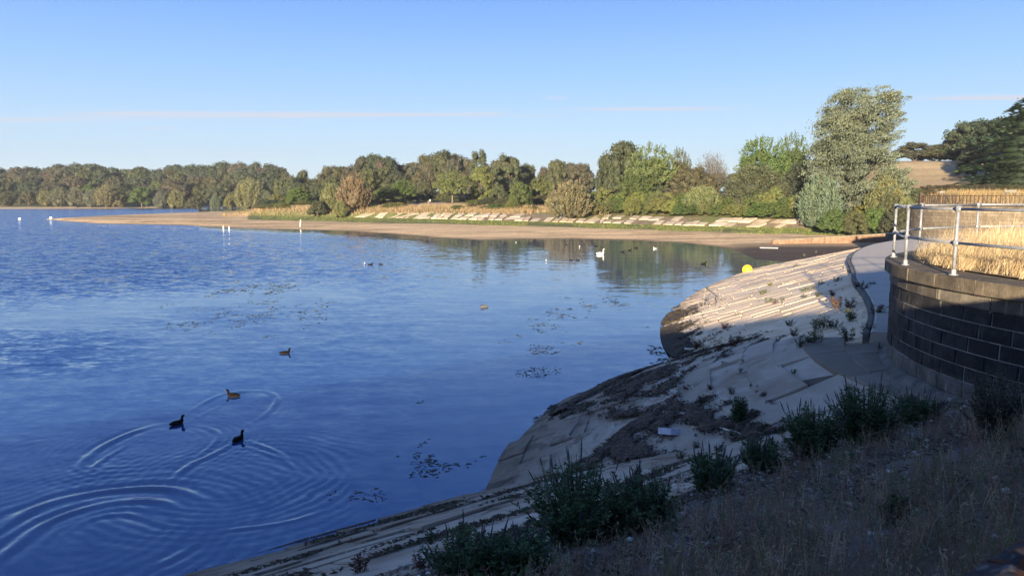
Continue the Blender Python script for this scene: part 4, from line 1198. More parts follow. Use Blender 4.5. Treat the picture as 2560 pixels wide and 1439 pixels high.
far = [(12,478,50,OL,'spray','olive bush at the left picture edge on the far shore'),(70,470,56,BRX,'bush','brown-green bush second from the left on the far shore'),
 (112,474,46,PL,'spray','pale straw-green bush where the long pale thicket of the far shore begins'),(150,464,58,SV,'spray','silvery willow bush in the left half of the pale far-shore thicket'),
 (190,466,56,SV,'spray','silvery willow bush in the middle of the pale far-shore thicket'),(228,470,50,SV,'spray','grey-green willow bush joining the tan tree of the far-shore thicket'),
 (262,458,66,TN,'spray','tan half-bare willow at the right end of the pale far-shore thicket'),(296,496,34,TN,'bush','small straw-coloured bush right of the tan willow on the far shore'),
 (352,462,70,GR,'oak','fresh green tree standing forward of the far wood, left of the pale pair'),(400,474,42,SV,'spray','silvery bush of the pale pair in the middle of the far shore'),
 (440,472,50,PL,'spray','yellowish bush of the pale pair in the middle of the far shore'),(482,484,48,OL,'bush','dull olive bush right of the pale pair on the far shore'),
 (537,486,32,SV,'spray','small pale upright bush alone before dark trees of the far shore'),(575,474,44,YG,'bush','yellow-green bush at the left foot of the big pale willow on the far shore'),
 (622,441,88,PL,'spray','big pale willow with a tan top before the far wood'),(665,474,44,SV,'spray','grey-green bush at the right foot of the big pale willow'),
 (690,414,72,DG,'oak','darkest round tree at the right end of the far left wood')]
for (u, vt, w, c, k, lab) in far: T(k, u, vt, w, 424 if c != DG else 440, c, 'shore_bush' if k != 'oak' else 'shore_tree', lab, 'bush' if k != 'oak' else 'tree')
# humps and birches on the middle skyline
mid = [('oak',935,383,62,325,DK,'woodland_tree','grey-green tree forming the left tree-top hump on the skyline'),('oak',974,386,44,322,DG,'woodland_tree','small dark tree at the right of the left tree-top hump'),
 ('oak',1113,372,46,325,DG,'woodland_tree','dark tree forming the top of the right skyline hump'),('oak',1088,388,46,322,DK,'woodland_tree','dark tree at the left shoulder of the right skyline hump'),
 ('tall',1200,377,62,262,OL,'birch_tree','pointed pale birch on the skyline left of its wider neighbour'),('tall',1266,388,88,258,OL,'birch_tree','wide drooping birch on the skyline right of the pointed one'),
 ('oak',1312,404,48,280,DK,'woodland_tree','dark tree next right of the wide birch'),('oak',1390,396,60,275,OL,'woodland_tree','olive tree in the middle of the dip between birches and the tall poplar'),
 ('oak',1452,404,80,268,BRX,'woodland_tree','brown-green tree just left of the tall poplar'),
 ('bush',745,458,80,250,GR,'bank_tree','dark fresh-green round tree left of the tall tan willow'),('bush',690,474,60,262,YG,'bank_bush','yellow-green bush on the bank where the spit begins'),
 ('bush',792,492,58,212,OL,'bank_bush','low brownish bush right at the left foot of the tall tan willow'),('spray',826,452,62,216,PL,'bank_bush','olive willow bush leaning on the left side of the tall tan willow'),
 ('spray',884,429,104,211,TN,'tan_willow','tall tan willow, its rods spread like a fan, on the near bank'),('spray',850,500,44,205,PL,'bank_bush','small pale bush in front of the tall tan willow'),
 ('leafy',962,468,62,232,YG,'bank_tree','bright yellow-green tree right of the tall tan willow'),('leafy',1008,448,84,238,GR,'bank_tree','green tree left of the person on the path'),
 ('bush',1060,444,70,262,OL,'bank_bush','olive bush behind the person on the path'),('leafy',1130,426,104,226,YG,'bank_tree','large rounded green tree right behind the path opening'),
 ('tall',1202,416,70,236,YG,'bank_tree','yellow-olive upright tree right of the large rounded green one'),('bush',1248,452,60,232,OL,'bank_bush','olive bush between the yellow-olive tree and the dark round bush'),
 ('bush',1300,437,74,200,GR,'bank_bush','dark green upright bush left of the great ball-shaped bush'),('leafy',1352,438,66,214,YG,'bank_tree','yellow-green tree behind the left shoulder of the ball-shaped bush'),
 ('spray',1424,447,142,170,PL,'ball_bush','great ball-shaped olive bush standing on the slabs of the far bank'),
 ('oak',1558,342,120,205,DK,'poplar_tree','tall dark poplar breaking the skyline in the middle right'),('oak',1514,390,66,203,DK,'poplar_tree','lower dark poplar crown leaning on the left of the tall one'),
 ('leafy',1630,358,150,190,YG,'ash_tree','tall yellow-green ash right of the dark poplar'),('leafy',1590,420,110,178,GR,'ash_tree','lower green ash in front of the dark poplar'),
 ('bush',1735,388,160,176,OL,'bank_tree','wide grey-green rounded tree in the middle of the right thicket'),('sparse',1782,356,105,200,(.085,.08,.068),'thin_tree','thin half-bare grey tree on the skyline between ash and cherry'),
 ('leafy',1700,370,80,196,OL,'bank_tree','olive crown on the skyline left of the thin grey tree'),
 ('leafy',1908,338,150,180,GR,'cherry_tree','big green cherry with tufted top left of the willow'),('leafy',1985,332,110,186,GR,'cherry_tree','second green cherry, next to the willow, with a tufted top'),
 ('spray',1893,402,184,158,OL,'bank_tree','light olive wind-combed bush tree in front of the cherries'),('oak',2000,400,90,168,DG,'bank_tree','dark shaded tree in the gap left of the willow'),
 ('willow',2142,214,300,138,(.078,.090,.062),'white_willow','very tall silvery willow blown by the wind, the tallest tree in the picture'),
 ('spray',2052,430,130,132,SV,'white_willow','low silvery side crown at the left foot of the tall willow'),('spray',2215,430,110,130,PL,'bank_bush','pale bush at the right foot of the tall willow'),
 ('bush',2292,346,140,235,BRX,'hedge_tree','rusty green tree right of the willow, behind the field'),('bush',2352,350,130,240,GR,'hedge_tree','mid green tree behind the field left of the dark ones'),
 ('bush',2396,324,120,236,DK,'hedge_tree','dark green tree on the hill, left of the taller dark crowns'),
 ('oak',2440,292,140,228,DK,'hedge_tree','tall dark round tree on the hill behind the field'),('oak',2500,288,150,190,DG,'hedge_tree','very dark tree whose shadow falls over the field'),
 ('bush',2442,345,110,170,DG,'hedge_tree','low very dark tree at the edge of the golden field'),
 ('conifer',2572,232,320,150,(.030,.055,.026),'conifer_tree','dark green conifer with level sprays at the right picture edge'),('conifer',2640,260,200,170,(.022,.04,.02),'conifer_tree','second conifer half outside the right picture edge'),
 ('spray',1580,484,52,166,YG,'yellow_shrub','bright yellow shrub right of the ball-shaped bush'),('bush',1652,478,78,166,OL,'bank_bush','olive bush between the yellow shrub and the pointed one'),
 ('spray',1757,460,112,160,PL,'pointed_shrub','pointed olive shrub with upright rods in the right thicket'),('bush',1500,500,60,172,YG,'bank_bush','yellow-green low bush right beside the ball-shaped bush'),
 ('spray',1277,498,34,196,YG,'bank_bush','small yellow shrub on the bank left of the dark green bush'),('bush',1182,506,44,204,OL,'bank_bush','dull low bush overhanging the slabs right of the path'),
 ('bush',1540,452,120,184,OL,'bank_tree','olive thicket between ball-shaped bush and ash'),('bush',1850,468,90,162,GR,'bank_bush','deep green bush right behind the pointed shrub'),
 ('bush',1965,470,70,160,OL,'bank_bush','olive bush under the dark gap left of the willow')]
for (k, u, vt, w, D, c, nm, lab) in mid:
    cat = 'tree' if nm.endswith(('tree', 'willow')) else 'bush'
    T(k, u, vt, w, D, c, nm, lab, cat, None, var=(COUNT[0]))
def bname(c): return {OL: 'olive', YG: 'yellow-green', GR: 'fresh green'}.get(c, 'dusty green')
# bushy undergrowth closing the gaps beneath the trees
u = 655
while u < 2075:
    a = (u - 1280) / F; y3 = float(at_line(L3, a))
    for j, (dd, lo_, hi_) in enumerate(((52, 468, 488), (30, 486, 502)) if u < 1480 else ((26, 458, 482),)):
        if j == 1 and 1025 < u < 1150: continue
        c = gv.choice([OL, OL, GR, DK, YG] if u < 1480 else [OL, GR, DK]); wb = gv.uniform(54, 92)
        T('bush', u + gv.uniform(-10, 10), gv.uniform(lo_, hi_), wb, y3 + dd + gv.uniform(-3, 3), c, 'thicket_bush', f'{sz(wb, 66, 79)} {bname(c) if c != DK else "dark green"} thicket bush, {["back", "front"][j]} row, {near_bank(u)}', 'bush', 'thicket between the trees of the bank', trunk=False)
    u += 34 * gv.uniform(.8, 1.25)
for (u, vt, w, D, c, lab) in [(2085,508,90,118,GR,'dark leafy bush at the left front foot of the tall willow'),(2140,512,80,116,OL,'olive bush in the middle of the tall willow foot'),(2190,500,90,117,GR,'fresh green bush at the right front foot of the tall willow'),(2245,492,90,112,DK,'dark bush touching the left edge of the far round wall'),(2225,455,90,128,OL,'olive bush between the willow and the golden field'),(2268,470,60,124,PL,'pale bush in front of the left end of the golden field')]:
    T('bush', u, vt, w, D, c, 'bank_bush', lab, 'bush', None, trunk=False)
# low bramble along the bank top
u = 640
while u < 2260:
    a = (u - 1280) / F; y3 = float(at_line(L3, a))
    if not (1040 < u < 1110):
        for j, dd in enumerate((3.0, 10.0) if u > 1480 else (9.0,)):
            c = gv.choice([OL, YG, GR, GR, (.10, .11, .035)]); hpx = gv.uniform(32, 54) if u > 1480 else gv.uniform(10, 22)
            if u < 1480 and gv.random() < .35: continue
            D = y3 + dd + gv.uniform(-1, 1); x = a * D; vb = proj(x, D, H1(x, D))[1]
            wb = gv.uniform(44, 80); T('bush', u + gv.uniform(-8, 8), vb - hpx * (1 + .5 * j), wb, D, c, 'bramble_bush', f'{sz(wb, 55, 68)} {bname(c)} bramble, {["front", "back"][j]} row, {near_bank(u)}', 'bush', 'brambles along the far bank', trunk=False)
    u += 27 * gv.uniform(.8, 1.3)
# low dark hedge below the golden field
for i in range(12):
    u = 2290 + i * 30
    hc = gv.choice([OL, BRX]); T('bush', u, 458 + gv.uniform(-3, 3), 60, 133 + gv.uniform(-3, 3), hc, 'low_hedge_bush', f"low {'olive' if hc == OL else 'brownish'} hedge bush below the field, {['at the left end of the hedge', 'right of the hedge end', 'left of the white notice', 'behind the white notice', 'right of the white notice', 'below the low dark tree', 'below the dark trees', 'left of the conifer', 'under the conifer', 'behind the bench', 'by the picture edge', 'by the picture edge'][i]}", 'bush', 'hedge bushes below the field', trunk=False)

# ------------------------------------------------------------------ grasses
def blades(px, py, pz, h, lean, w, rng, seg=2):
    n = len(px); az = rng.uniform(0, 6.28, n)
    side = np.stack([np.cos(az), np.sin(az), np.zeros(n)], 1) * w[:, None]
    p0 = np.stack([px, py, pz], 1)
    vs = []
    for k in range(seg + 1):
        t = k / seg
        p = p0 + np.stack([lean[:, 0] * t * t, lean[:, 1] * t * t, h * (t - .18 * t * t * np.hypot(lean[:, 0], lean[:, 1]) / h)], 1)
        ww = 1 - .75 * t
        vs += [p - side * ww, p + side * ww]
    v = np.stack(vs, 1).reshape(-1, 3)
    b = (np.arange(n) * (2 * (seg + 1)))[:, None]
    f = np.concatenate([b + np.array([2 * k, 2 * k + 1, 2 * k + 3, 2 * k + 2]) for k in range(seg)], 0)
    return v, f
def grass_obj(name, px, py, pz, h, lean, w, cols, label, rng, parent=None, seg=2, seedhead=False):
    v, f = blades(px, py, pz, h, lean, w, rng, seg); c = np.repeat(cols, 2 * (seg + 1), axis=0)
    o = add(name, mesh_np(name, v, f, M_GRASS, False, c), parent, kind='stuff', label=label); o.color = (1, 1, 1, 1)
    return o
g = np.random.default_rng(21)
n = 85000
r = np.sqrt(g.uniform(0, 1, n)) * (BR - .40); a = g.uniform(math.radians(80), math.radians(260), n)
x, y = BC[0] + r * np.cos(a), BC[1] + r * np.sin(a)
uu, vv = proj(x, y, BTOP)
tuft = fbm(x * 2.2, y * 2.2, 3)
keep = (uu < 2760) & (g.uniform(0, 1, n) < .12 + 1.5 * sstep(.36, .6, tuft)) & ~((np.abs(r - BR + .4) < .35) & (tuft < .5))
x, y, tuft, r = x[keep], y[keep], tuft[keep], r[keep]; n = len(x)
hh = g.uniform(.25, .62, n) * (.55 + .7 * tuft) * (1 - .35 * sstep(BR - 1.3, BR - .4, r)); hh *= g.uniform(.6, 1.25, n); hh[g.uniform(0, 1, n) < .05] *= 1.5
lean = np.stack([g.normal(.12, .18, n), g.normal(-.02, .16, n)], 1)
base = np.array([.50, .395, .24]); cols = base[None] * g.uniform(.55, 1.3, (n, 1)) * (1 + g.normal(0, .05, (n, 3)))
cols = np.where((g.uniform(0, 1, n) < .12)[:, None], np.array([[.22, .14, .07]]), cols)
grass_obj('dry_grass', x, y, np.full(n, BTOP + .03), hh, lean, g.uniform(.0016, .0040, n), cols, 'tall golden dry grass filling the top of the near round bastion', g)
# straw grass on the far banks and the field edge
n = 42000
uq = g.uniform(560, 1520, n); aq = (uq - 1280) / F; d3 = at_line(L3, aq); yq = d3 + g.uniform(-1.0, 16, n); xq = aq * yq
m = (fbm(xq * .12, yq * .12, 8) > .36) & (((uq > 920) & (uq < 1330)) | (g.uniform(0, 1, n) < .22))
uq2 = g.uniform(2230, 2640, 22000); yq2 = g.uniform(70, 132, 22000); xq2 = (uq2 - 1280) / F * yq2
x, y = np.r_[xq[m], xq2], np.r_[yq[m], yq2]; kk = (y > 140) | ((y < 100) & (g.uniform(0, 1, len(x)) < .35)) | ((y >= 100) & (y < 140) & (g.uniform(0, 1, len(x)) < .7)); x, y = x[kk], y[kk]; n = len(x)
z = np.concatenate([Hs(x[i:i + 8000], y[i:i + 8000]) for i in range(0, n, 8000)])
far_ = y > 140
hh = np.where(far_, g.uniform(.5, 1.25, n), g.uniform(.35, .9, n)); w = np.where(far_, .05, .03) * g.uniform(.6, 1.3, n)
lean = g.normal(0, .18, (n, 2))
cols = np.where(far_[:, None], np.array([[.27, .195, .12]]), np.array([[.27, .19, .10]])) * g.uniform(.6, 1.35, (n, 1))
cols = np.where((g.uniform(0, 1, n) < .22)[:, None], np.array([[.14, .14, .05]]), cols)
grass_obj('bank_grass', x, y, z - .05, hh, lean, w, cols, 'rusty straw-coloured grass along the far bank and below the field', g)
# turf at the foot of the leaning slabs
n = 30000
uq = g.uniform(650, 2260, n); aq = (uq - 1280) / F; y1, y2 = at_line(L1, aq), at_line(L2, aq); yq = y1 - 3 + (y2 - y1 + 3) * g.uniform(0, 1, n); xq = aq * yq
m = fbm(xq * .2, yq * .2, 15) + .3 * (yq - y1) / np.maximum(y2 - y1, 1) > .5
x, y = xq[m], yq[m]; n = len(x); z = np.concatenate([Hs(x[i:i + 8000], y[i:i + 8000]) for i in range(0, n, 8000)])
cols = np.array([[.075, .105, .028]]) * g.uniform(.6, 1.5, (n, 1)); cols = np.where((g.uniform(0, 1, n) < .2)[:, None], np.array([[.2, .17, .07]]), cols)
grass_obj('turf', x, y, z - .03, g.uniform(.12, .34, n), g.normal(0, .1, (n, 2)), g.uniform(.03, .06, n), cols, 'band of short green grass between the sand and the leaning slabs', g)

# ------------------------------------------------------------------ weeds in the shade
M_STEM = simple('weed_stems', (.07, .055, .035), .8, var=.4)
M_SPIKE = simple('faded_flower_spikes', (.060, .048, .055), .9, var=.4, sc=20)
def weed_plant(w, h, ns, seed, spikes=True, leafs=(.050, .020), nl=34):
    q = np.random.default_rng(seed); sm, sk = MB(), MB(); P_, A_, N_, L_, W_, C_ = [], [], [], [], [], []
    for i in range(ns):
        a = q.uniform(0, 6.28); r0 = q.uniform(0, .22) * w; r1 = r0 + q.uniform(.05, .36) * w
        hh = h * q.uniform(.5, 1.0) * (1 - .45 * (r1 / (w * .6)) ** 2)
        b = np.array([math.cos(a) * r0, math.sin(a) * r0, -.04]); t = np.array([math.cos(a) * r1, math.sin(a) * r1, hh])
        mid_ = (b + t) / 2 + np.array([0, 0, hh * .12])
        sm.tube([b, mid_, t], [.006, .004, .002], 4)
        m_ = nl; tt = q.uniform(.08, .92, m_)
        p = (1 - tt)[:, None] ** 2 * b + 2 * (tt * (1 - tt))[:, None] * mid_ + (tt ** 2)[:, None] * t
        d = unit(np.stack([np.cos(q.uniform(0, 6.28, m_)), np.sin(q.uniform(0, 6.28, m_)), q.uniform(-.1, .7, m_)], 1))
        L = leafs[0] * q.uniform(.5, 1.3, m_) * (1.25 - .6 * tt)
        P_.append(p + d * L[:, None]); A_.append(d); N_.append(np.array([0, 0, 1.]) + q.normal(0, .5, (m_, 3))); L_.append(L); W_.append(L * leafs[1] / leafs[0] * q.uniform(.7, 1.3, m_))
        C_.append(q.uniform(.6, 1.35, (m_, 1)) * np.ones((1, 3)))
        if spikes and q.uniform() < .27:
            l = q.uniform(.06, .14); e = unit(t - mid_ + np.array([0, 0, .12]))
            sk.tube([t - e * .02, t + e * l * .5, t + e * l], [.006, .007, .002], 5)
    v, f = quads(np.vstack(P_), np.vstack(A_), np.vstack(N_), np.concatenate(L_), np.concatenate(W_))
    lm = mesh_np('leaves', v, f, M_LEAF, False, np.repeat(np.vstack(C_), 4, axis=0))
    return lm, mesh_np('stems', np.array(sm.v), sm.f, M_STEM), (mesh_np('flower_spikes', np.array(sk.v), sk.f, M_SPIKE) if sk.v else None)
def put_plant(meshes, p, s=1.0, rz=0., col=(.032, .055, .022), name='weed_plant', label='', cat='plant', group=None):
    o = empty(name, p, rz, label=label, category=cat)
    if group: o['group'] = group
    l = add('leaves', meshes[0], o); l.color = (*col, 1); l.scale = (s, s, s)
    st = add('stems', meshes[1], o); st.scale = (s, s, s)
    if meshes[2]: k = add('flower_spikes', meshes[2], o, kind='stuff'); k.scale = (s, s, s)
    return o
plants = [ # u, v of the foot, width px, height px, seed, label
 (1450,1345,300,185,1,'biggest dark leafy weed with upright spikes, at the edge of the slabs'),
 (1610,1315,190,130,2,'dark leafy weed joined to the right side of the biggest one'),
 (1175,1445,230,120,3,'spiked weed at the bottom of the picture on the pale slabs'),
 (1300,1425,170,100,4,'leafy weed between the bottom spiked weed and the biggest one'),
 (1780,1222,130,90,5,'small leafy weed right of the biggest one, on the pale band'),
 (1908,1172,120,72,6,'low weed with purple tips on the brown slab between two taller ones'),
 (2030,1140,140,125,7,'bushy weed left of its twin at the edge of the soil'),
 (2165,1105,170,135,8,'tall bushy weed with dark spikes below the foot of the bastion'),
 (2295,1052,110,58,9,'low dark weed nearest the foot of the bastion'),
 (1848,1056,44,66,10,'slim leafy weed growing from a joint of the pale slabs'),
 (2240,1290,70,50,11,'little green tuft among the dead brown weeds'),
 (2500,1085,150,130,12,'thin greyish shrub against the foot of the bastion wall')]
for (u, v, wp, hp, sd, lab) in plants:
    p = hit(u, v); dist = math.hypot(p[0], p[1]); w, h = wp / F * dist * 1.15, hp / F * dist * 1.25
    ns = int(np.clip(w * 105, 16, 135))
    grey = sd == 12
    put_plant(weed_plant(w, h, ns, sd, not grey and sd not in (10, 11), (.026, .009) if grey else (.034, .013), 64), (p[0], p[1], p[2] - .02), 1.0, sd, (.06, .06, .042) if grey else (.055, .10, .040), 'leafy_weed', lab)
# small weeds in the joints
small = [weed_plant(.5, .38, 12, 100 + i, i == 1, (.045, .012), 22) for i in range(3)]
spots_sun = [(1910,738,'g'),(1922,762,'g'),(2010,640,'p'),(2040,632,'p'),(2060,636,'r'),(1940,765,'r'),(1958,757,'p'),(1925,716,'g'),(1990,668,'g'),(2030,728,'p'),(2012,733,'g'),(2052,715,'d'),(2010,748,'d'),(2090,706,'d'),(2045,742,'d'),(2080,740,'r'),(2095,770,'r'),(2125,770,'r'),(2150,722,'d'),(2160,728,'d'),(2180,718,'d'),(2125,800,'g'),(2190,790,'r'),(1985,840,'d'),(1975,815,'d'),(2040,822,'g'),(2060,818,'g'),(2030,862,'d'),(1998,868,'d'),(2040,852,'g'),(1815,826,'r'),(1830,866,'r'),(1800,880,'r'),(1745,868,'r'),(2120,850,'d'),(2170,838,'d'),(2085,820,'d')]
spots_shade = [(1983,936,'d'),(1755,1008,'d'),(1775,975,'d'),(1830,985,'d'),(1640,1185,'p'),(1670,1180,'p'),(1590,1190,'d'),(1740,1120,'d'),(1800,1130,'d'),(1080,1362,'d'),(1160,1345,'g'),(1050,1420,'r'),(900,1432,'r'),(1830,1090,'d'),(1120,1400,'d'),(2010,1060,'d'),(1960,1080,'d'),(2360,1020,'d'),(1700,1150,'d'),(1900,1105,'d')]
colr = dict(g=(.10, .12, .035), p=(.15, .15, .09), r=(.085, .04, .026), d=(.030, .05, .022))
cn = dict(g='green', p='pale grey-green', r='reddish brown', d='dark green')
for i, (u, v, k) in enumerate(spots_sun + spots_shade):
    p = hit(u, v); s = {'g': .9, 'p': .8, 'r': .95, 'd': .8}[k] * gv.uniform(.8, 1.3)
    if i >= len(spots_sun): s *= .55
    if i < len(spots_sun):
        where = ('on the sunny slabs ' if v < 765 and u < 2005 else 'on the shaded curved slope ') + ('by the mud' if v < 650 else 'beside the kerb' if u > 2110 else 'near the shadow edge' if v < 745 else 'near the bastion side' if u > 2040 else 'above the rotting weed' if u < 1880 else 'above the crease')
    else:
        where = 'on the near shaded slabs ' + ('at the bottom edge' if v > 1340 else 'near the grey box' if u < 1780 and v > 1100 else 'left of the biggest weeds' if v > 1170 else 'below the fan of slabs' if v > 1040 else 'above the grey box' if u < 1900 else 'near the bastion foot')
    put_plant(small[i % 3], (p[0], p[1], p[2] + .02), s, gv.uniform(0, 6), colr[k], 'joint_weed', f'small {cn[k]} weed {where}', 'plant', 'weeds in the slab joints')
# dead brown weeds over the top of the dam face
def stalk_tpl(seed):
    q = np.random.default_rng(seed); P0, A, L, W = [], [], [], []
    for i in range(7):
        a = q.uniform(0, 6.28); e = np.array([math.cos(a) * q.uniform(.02, .22), math.sin(a) * q.uniform(.02, .22), q.uniform(.12, .5)])
        P0.append(e / 2); A.append(e); L.append(np.linalg.norm(e) / 2); W.append(.0035)
        for k in range(5):
            t = q.uniform(.35, 1); b = e * t; d = unit(q.normal(size=3) + np.array([0, 0, .5])); l = q.uniform(.01, .05)
            P0.append(b + d * l); A.append(d); L.append(l * .7); W.append(q.uniform(.002, .007))
    return quads(np.array(P0), np.array(A), q.normal(size=(len(P0), 3)), np.array(L), np.array(W))
def scatter(tpls, pts, rng, smin, smax, colset):
    V, Fc, C, n0 = [], [], [], 0
    for i, p in enumerate(pts):
        v, f = tpls[i % len(tpls)]; a = rng.uniform(0, 6.28); s = rng.uniform(smin, smax); ca, sa = math.cos(a) * s, math.sin(a) * s
        vv = np.empty_like(v); vv[:, 0] = v[:, 0] * ca - v[:, 1] * sa + p[0]; vv[:, 1] = v[:, 0] * sa + v[:, 1] * ca + p[1]; vv[:, 2] = v[:, 2] * s + p[2]
        V.append(vv); Fc.append(f + n0); n0 += len(v)
        c = colset[rng.integers(len(colset))]; C.append(np.tile(np.array(c) * rng.uniform(.6, 1.4), (len(v), 1)))
    return np.vstack(V), np.vstack(Fc), np.vstack(C)
q = np.random.default_rng(33)
pts = []
while len(pts) < 4200:
    s, t = -3.5 + 20 * q.uniform(0, 1) ** 1.15, 7.6 + 5.15 * q.uniform(0, 1) ** .8
    p = S1(s, t)
    if math.hypot(p[0] - BC[0], p[1] - BC[1]) < BR + .3: continue
    f_ = fbm(np.array([s * .7]), np.array([t * .7]), 61)[0]
    if q.uniform() > max(sstep(.42, .60, f_), .8 * sstep(9.5, 11.5, t)) * (.25 + .75 * sstep(7.8, 11.2, t)): continue
    pts.append((p[0], p[1], p[2] - .04))
v, f, c = scatter([stalk_tpl(i) for i in range(6)], pts, q, .3, .8, [(.25, .165, .12), (.21, .175, .125), (.33, .27, .19), (.20, .12, .095), (.115, .145, .065)])
o = add('dead_weeds', mesh_np('dead_weeds', v, f, M_GRASS, False, c), kind='stuff', label='brown dead weeds covering the shaded top of the dam face'); o.color = (1, 1, 1, 1)
# long straw stalks near the camera
n = 900; s = q.uniform(2, 15, n); t = q.uniform(7.2, 12.4, n)
pp = np.array([S1(a, b) for a, b in zip(s, t)])
m = np.hypot(pp[:, 0] - BC[0], pp[:, 1] - BC[1]) > BR + .3; m &= fbm(s * .5, t * .5, 44) > .5
pp = pp[m]; n = len(pp)
grass_obj('straw_stalks', pp[:, 0], pp[:, 1], pp[:, 2] - .03, q.uniform(.2, .6, n), q.normal(.05, .2, (n, 2)), q.uniform(.002, .004, n), np.array([[.26, .21, .13]]) * q.uniform(.5, 1.2, (n, 1)), 'thin straw stalks among the dead weeds', q)
# washed-up weed lying on the slabs
def mat_of_debris(name, count, sampler, cols, label, size=(.018, .06), zoff=.035):
    P0 = []
    tries = 0
    while len(P0) < count and tries < 60:
        tries += 1
        P0 += sampler(4000)
    P0 = np.array(P0[:count]); n = len(P0)
    ax = q.normal(size=(n, 3)) * np.array([1, 1, .25]); nr = np.array([0, 0, 1.]) + q.normal(0, .5, (n, 3))
    L = q.uniform(size[0], size[1], n); W = L * q.uniform(.12, .5, n)
    P0[:, 2] += zoff + q.uniform(0, .035, n)
    v, f = quads(P0, ax, nr, L, W)
    c = np.array(cols)[q.integers(len(cols), size=n)] * q.uniform(.6, 1.4, (n, 1))
    o = add(name, mesh_np(name, v, f, M_GRASS, False, np.repeat(c, 4, axis=0)), kind='stuff', label=label); o.color = (1, 1, 1, 1)
def weed_mask(ph, r):
    f_ = .45 * fbm(ph * 5.5, r * 1.0, 71) + .35 * fbm(ph * 22, r * 2.4, 72) + .2 * fbm(ph * 80, r * 6, 73)
    tide = np.exp(-((r - 16.35 - .25 * np.sin(ph * 9)) / .28) ** 2) * .22
    low = np.exp(-((r - 15.2) / 1.5) ** 2) * .12 * (.4 + sstep(math.radians(140), math.radians(172), ph)) + np.exp(-((r - 13.0) / .8) ** 2) * .07
    return f_ + tide + low
def weed_mat(name, pts, z_up, mask, nu, nv, label, col=(.085, .063, .048), thr=.645):
    """ragged thin mats of dried weed: only the cells inside the mask, a few centimetres thick"""
    P3 = pts.reshape(-1, 3).copy(); hgt = np.clip((mask.ravel() - thr) * .9, -.05, .07) + (fbm(P3[:, 0] * 9, P3[:, 1] * 9, 4) - .5) * .06
    P3[:, 2] += z_up + hgt
    f = grid_faces(nv, nu); keep = (mask.ravel()[f] > thr).sum(1) >= 3; f = f[keep]
    used = np.unique(f); rm = np.full(len(P3), -1); rm[used] = np.arange(len(used))
    c = np.array(col)[None] * (.6 + .9 * fbm(P3[used, 0] * 6, P3[used, 1] * 6, 14))[:, None]
    v = P3[used]; f = rm[f]
    a_, b_, c_ = v[f[0, 0]], v[f[0, 1]], v[f[0, 2]]
    if np.cross(b_ - a_, c_ - a_)[2] < 0: f = f[:, ::-1].copy()
    o = add(name, mesh_np(name, v, f, M_MAT, False, c), kind='stuff', label=label); return o
tm_ = NT('dried_weed'); M_MAT = tm_.set(tm_.mix(1., tm_.attr('col'), tm_.mix(tm_.rng(tm_.noise(tm_.pos(), 14, 6, .75), .35, .65), .35, 1.9), 'MULTIPLY'), .95, tm_.bump(tm_.noise(tm_.pos(), 45, 4, .7), 1., .04), spec=.1)
PHg, Rg = np.meshgrid(np.linspace(math.radians(112), math.radians(190), 420), np.linspace(11.2, 17.15, 110))
Xg, Yg = CC[0] + Rg * np.cos(PHg), CC[1] + Rg * np.sin(PHg); Zg = (CR - Rg) / CSL
mk = weed_mask(PHg, Rg); mk = np.where((f1(Xg.ravel(), Yg.ravel()).reshape(Xg.shape) < Zg + .02) & (f3(Xg.ravel(), Yg.ravel()).reshape(Xg.shape) < Zg), mk, 0)
weed_mat('dried_weed_mat', np.stack([Xg, Yg, Zg], 2), .035, mk, 420, 110, 'brown mats of dried water weed and a tide line on the shaded fan of slabs')
def samp_cone(k):
    ph, r = q.uniform(math.radians(112), math.radians(190), k), q.uniform(11.2, 17.1, k)
    x, y = CC[0] + r * np.cos(ph), CC[1] + r * np.sin(ph); z = (CR - r) / CSL
    m = (f1(x, y) < z + .05) & (f3(x, y) < z)
    m &= weed_mask(ph, r) + q.normal(0, .022, k) > .615
    return [tuple(a) for a in np.stack([x, y, z], 1)[m]]
mat_of_debris('washed_up_weed', 24000, samp_cone, [(.060, .045, .034), (.075, .052, .036), (.045, .040, .028), (.12, .085, .06)], 'loose dry fragments of weed on and around the brown mats')
def notch_mask(s, t, x, y):
    return fbm(x * .8, y * .8, 81) * .35 + .40 * fbm(x * 3, y * 3, 82) + .25 * fbm(x * 9, y * 9, 83) + .20 * sstep(.26, .0, t) * sstep(.36, .27, s) * sstep(.06, .14, s) + .05 - .22 * sstep(.15, .55, t)
Sg, Tg = np.meshgrid(np.linspace(.05, .38, 230), np.linspace(-.02, .6, 90))
P3 = np.array([[S3(a_, b_) for a_ in Sg[0]] for b_ in Tg[:, 0]])
mk = notch_mask(Sg, Tg, P3[..., 0], P3[..., 1]); weed_mat('rotting_weed_heap', P3, .035, mk, 230, 90, 'dark heap of rotting weed where the two slab slopes meet at the water', (.058, .048, .037), .645)
def samp_notch(k):
    s, t = q.uniform(.05, .38, k), q.uniform(-.02, .62, k)
    P3 = np.array([S3(a, b) for a, b in zip(s, t)])
    m = f2(P3[:, 0], P3[:, 1]) < P3[:, 2]
    m &= notch_mask(s, t, P3[:, 0], P3[:, 1]) + q.normal(0, .035, k) > .60
    return [tuple(a) for a in P3[m]]
mat_of_debris('notch_weed', 16000, samp_notch, [(.035, .03, .022), (.05, .036, .026), (.028, .03, .02)], 'loose bits of dark rotting weed in the corner by the water')
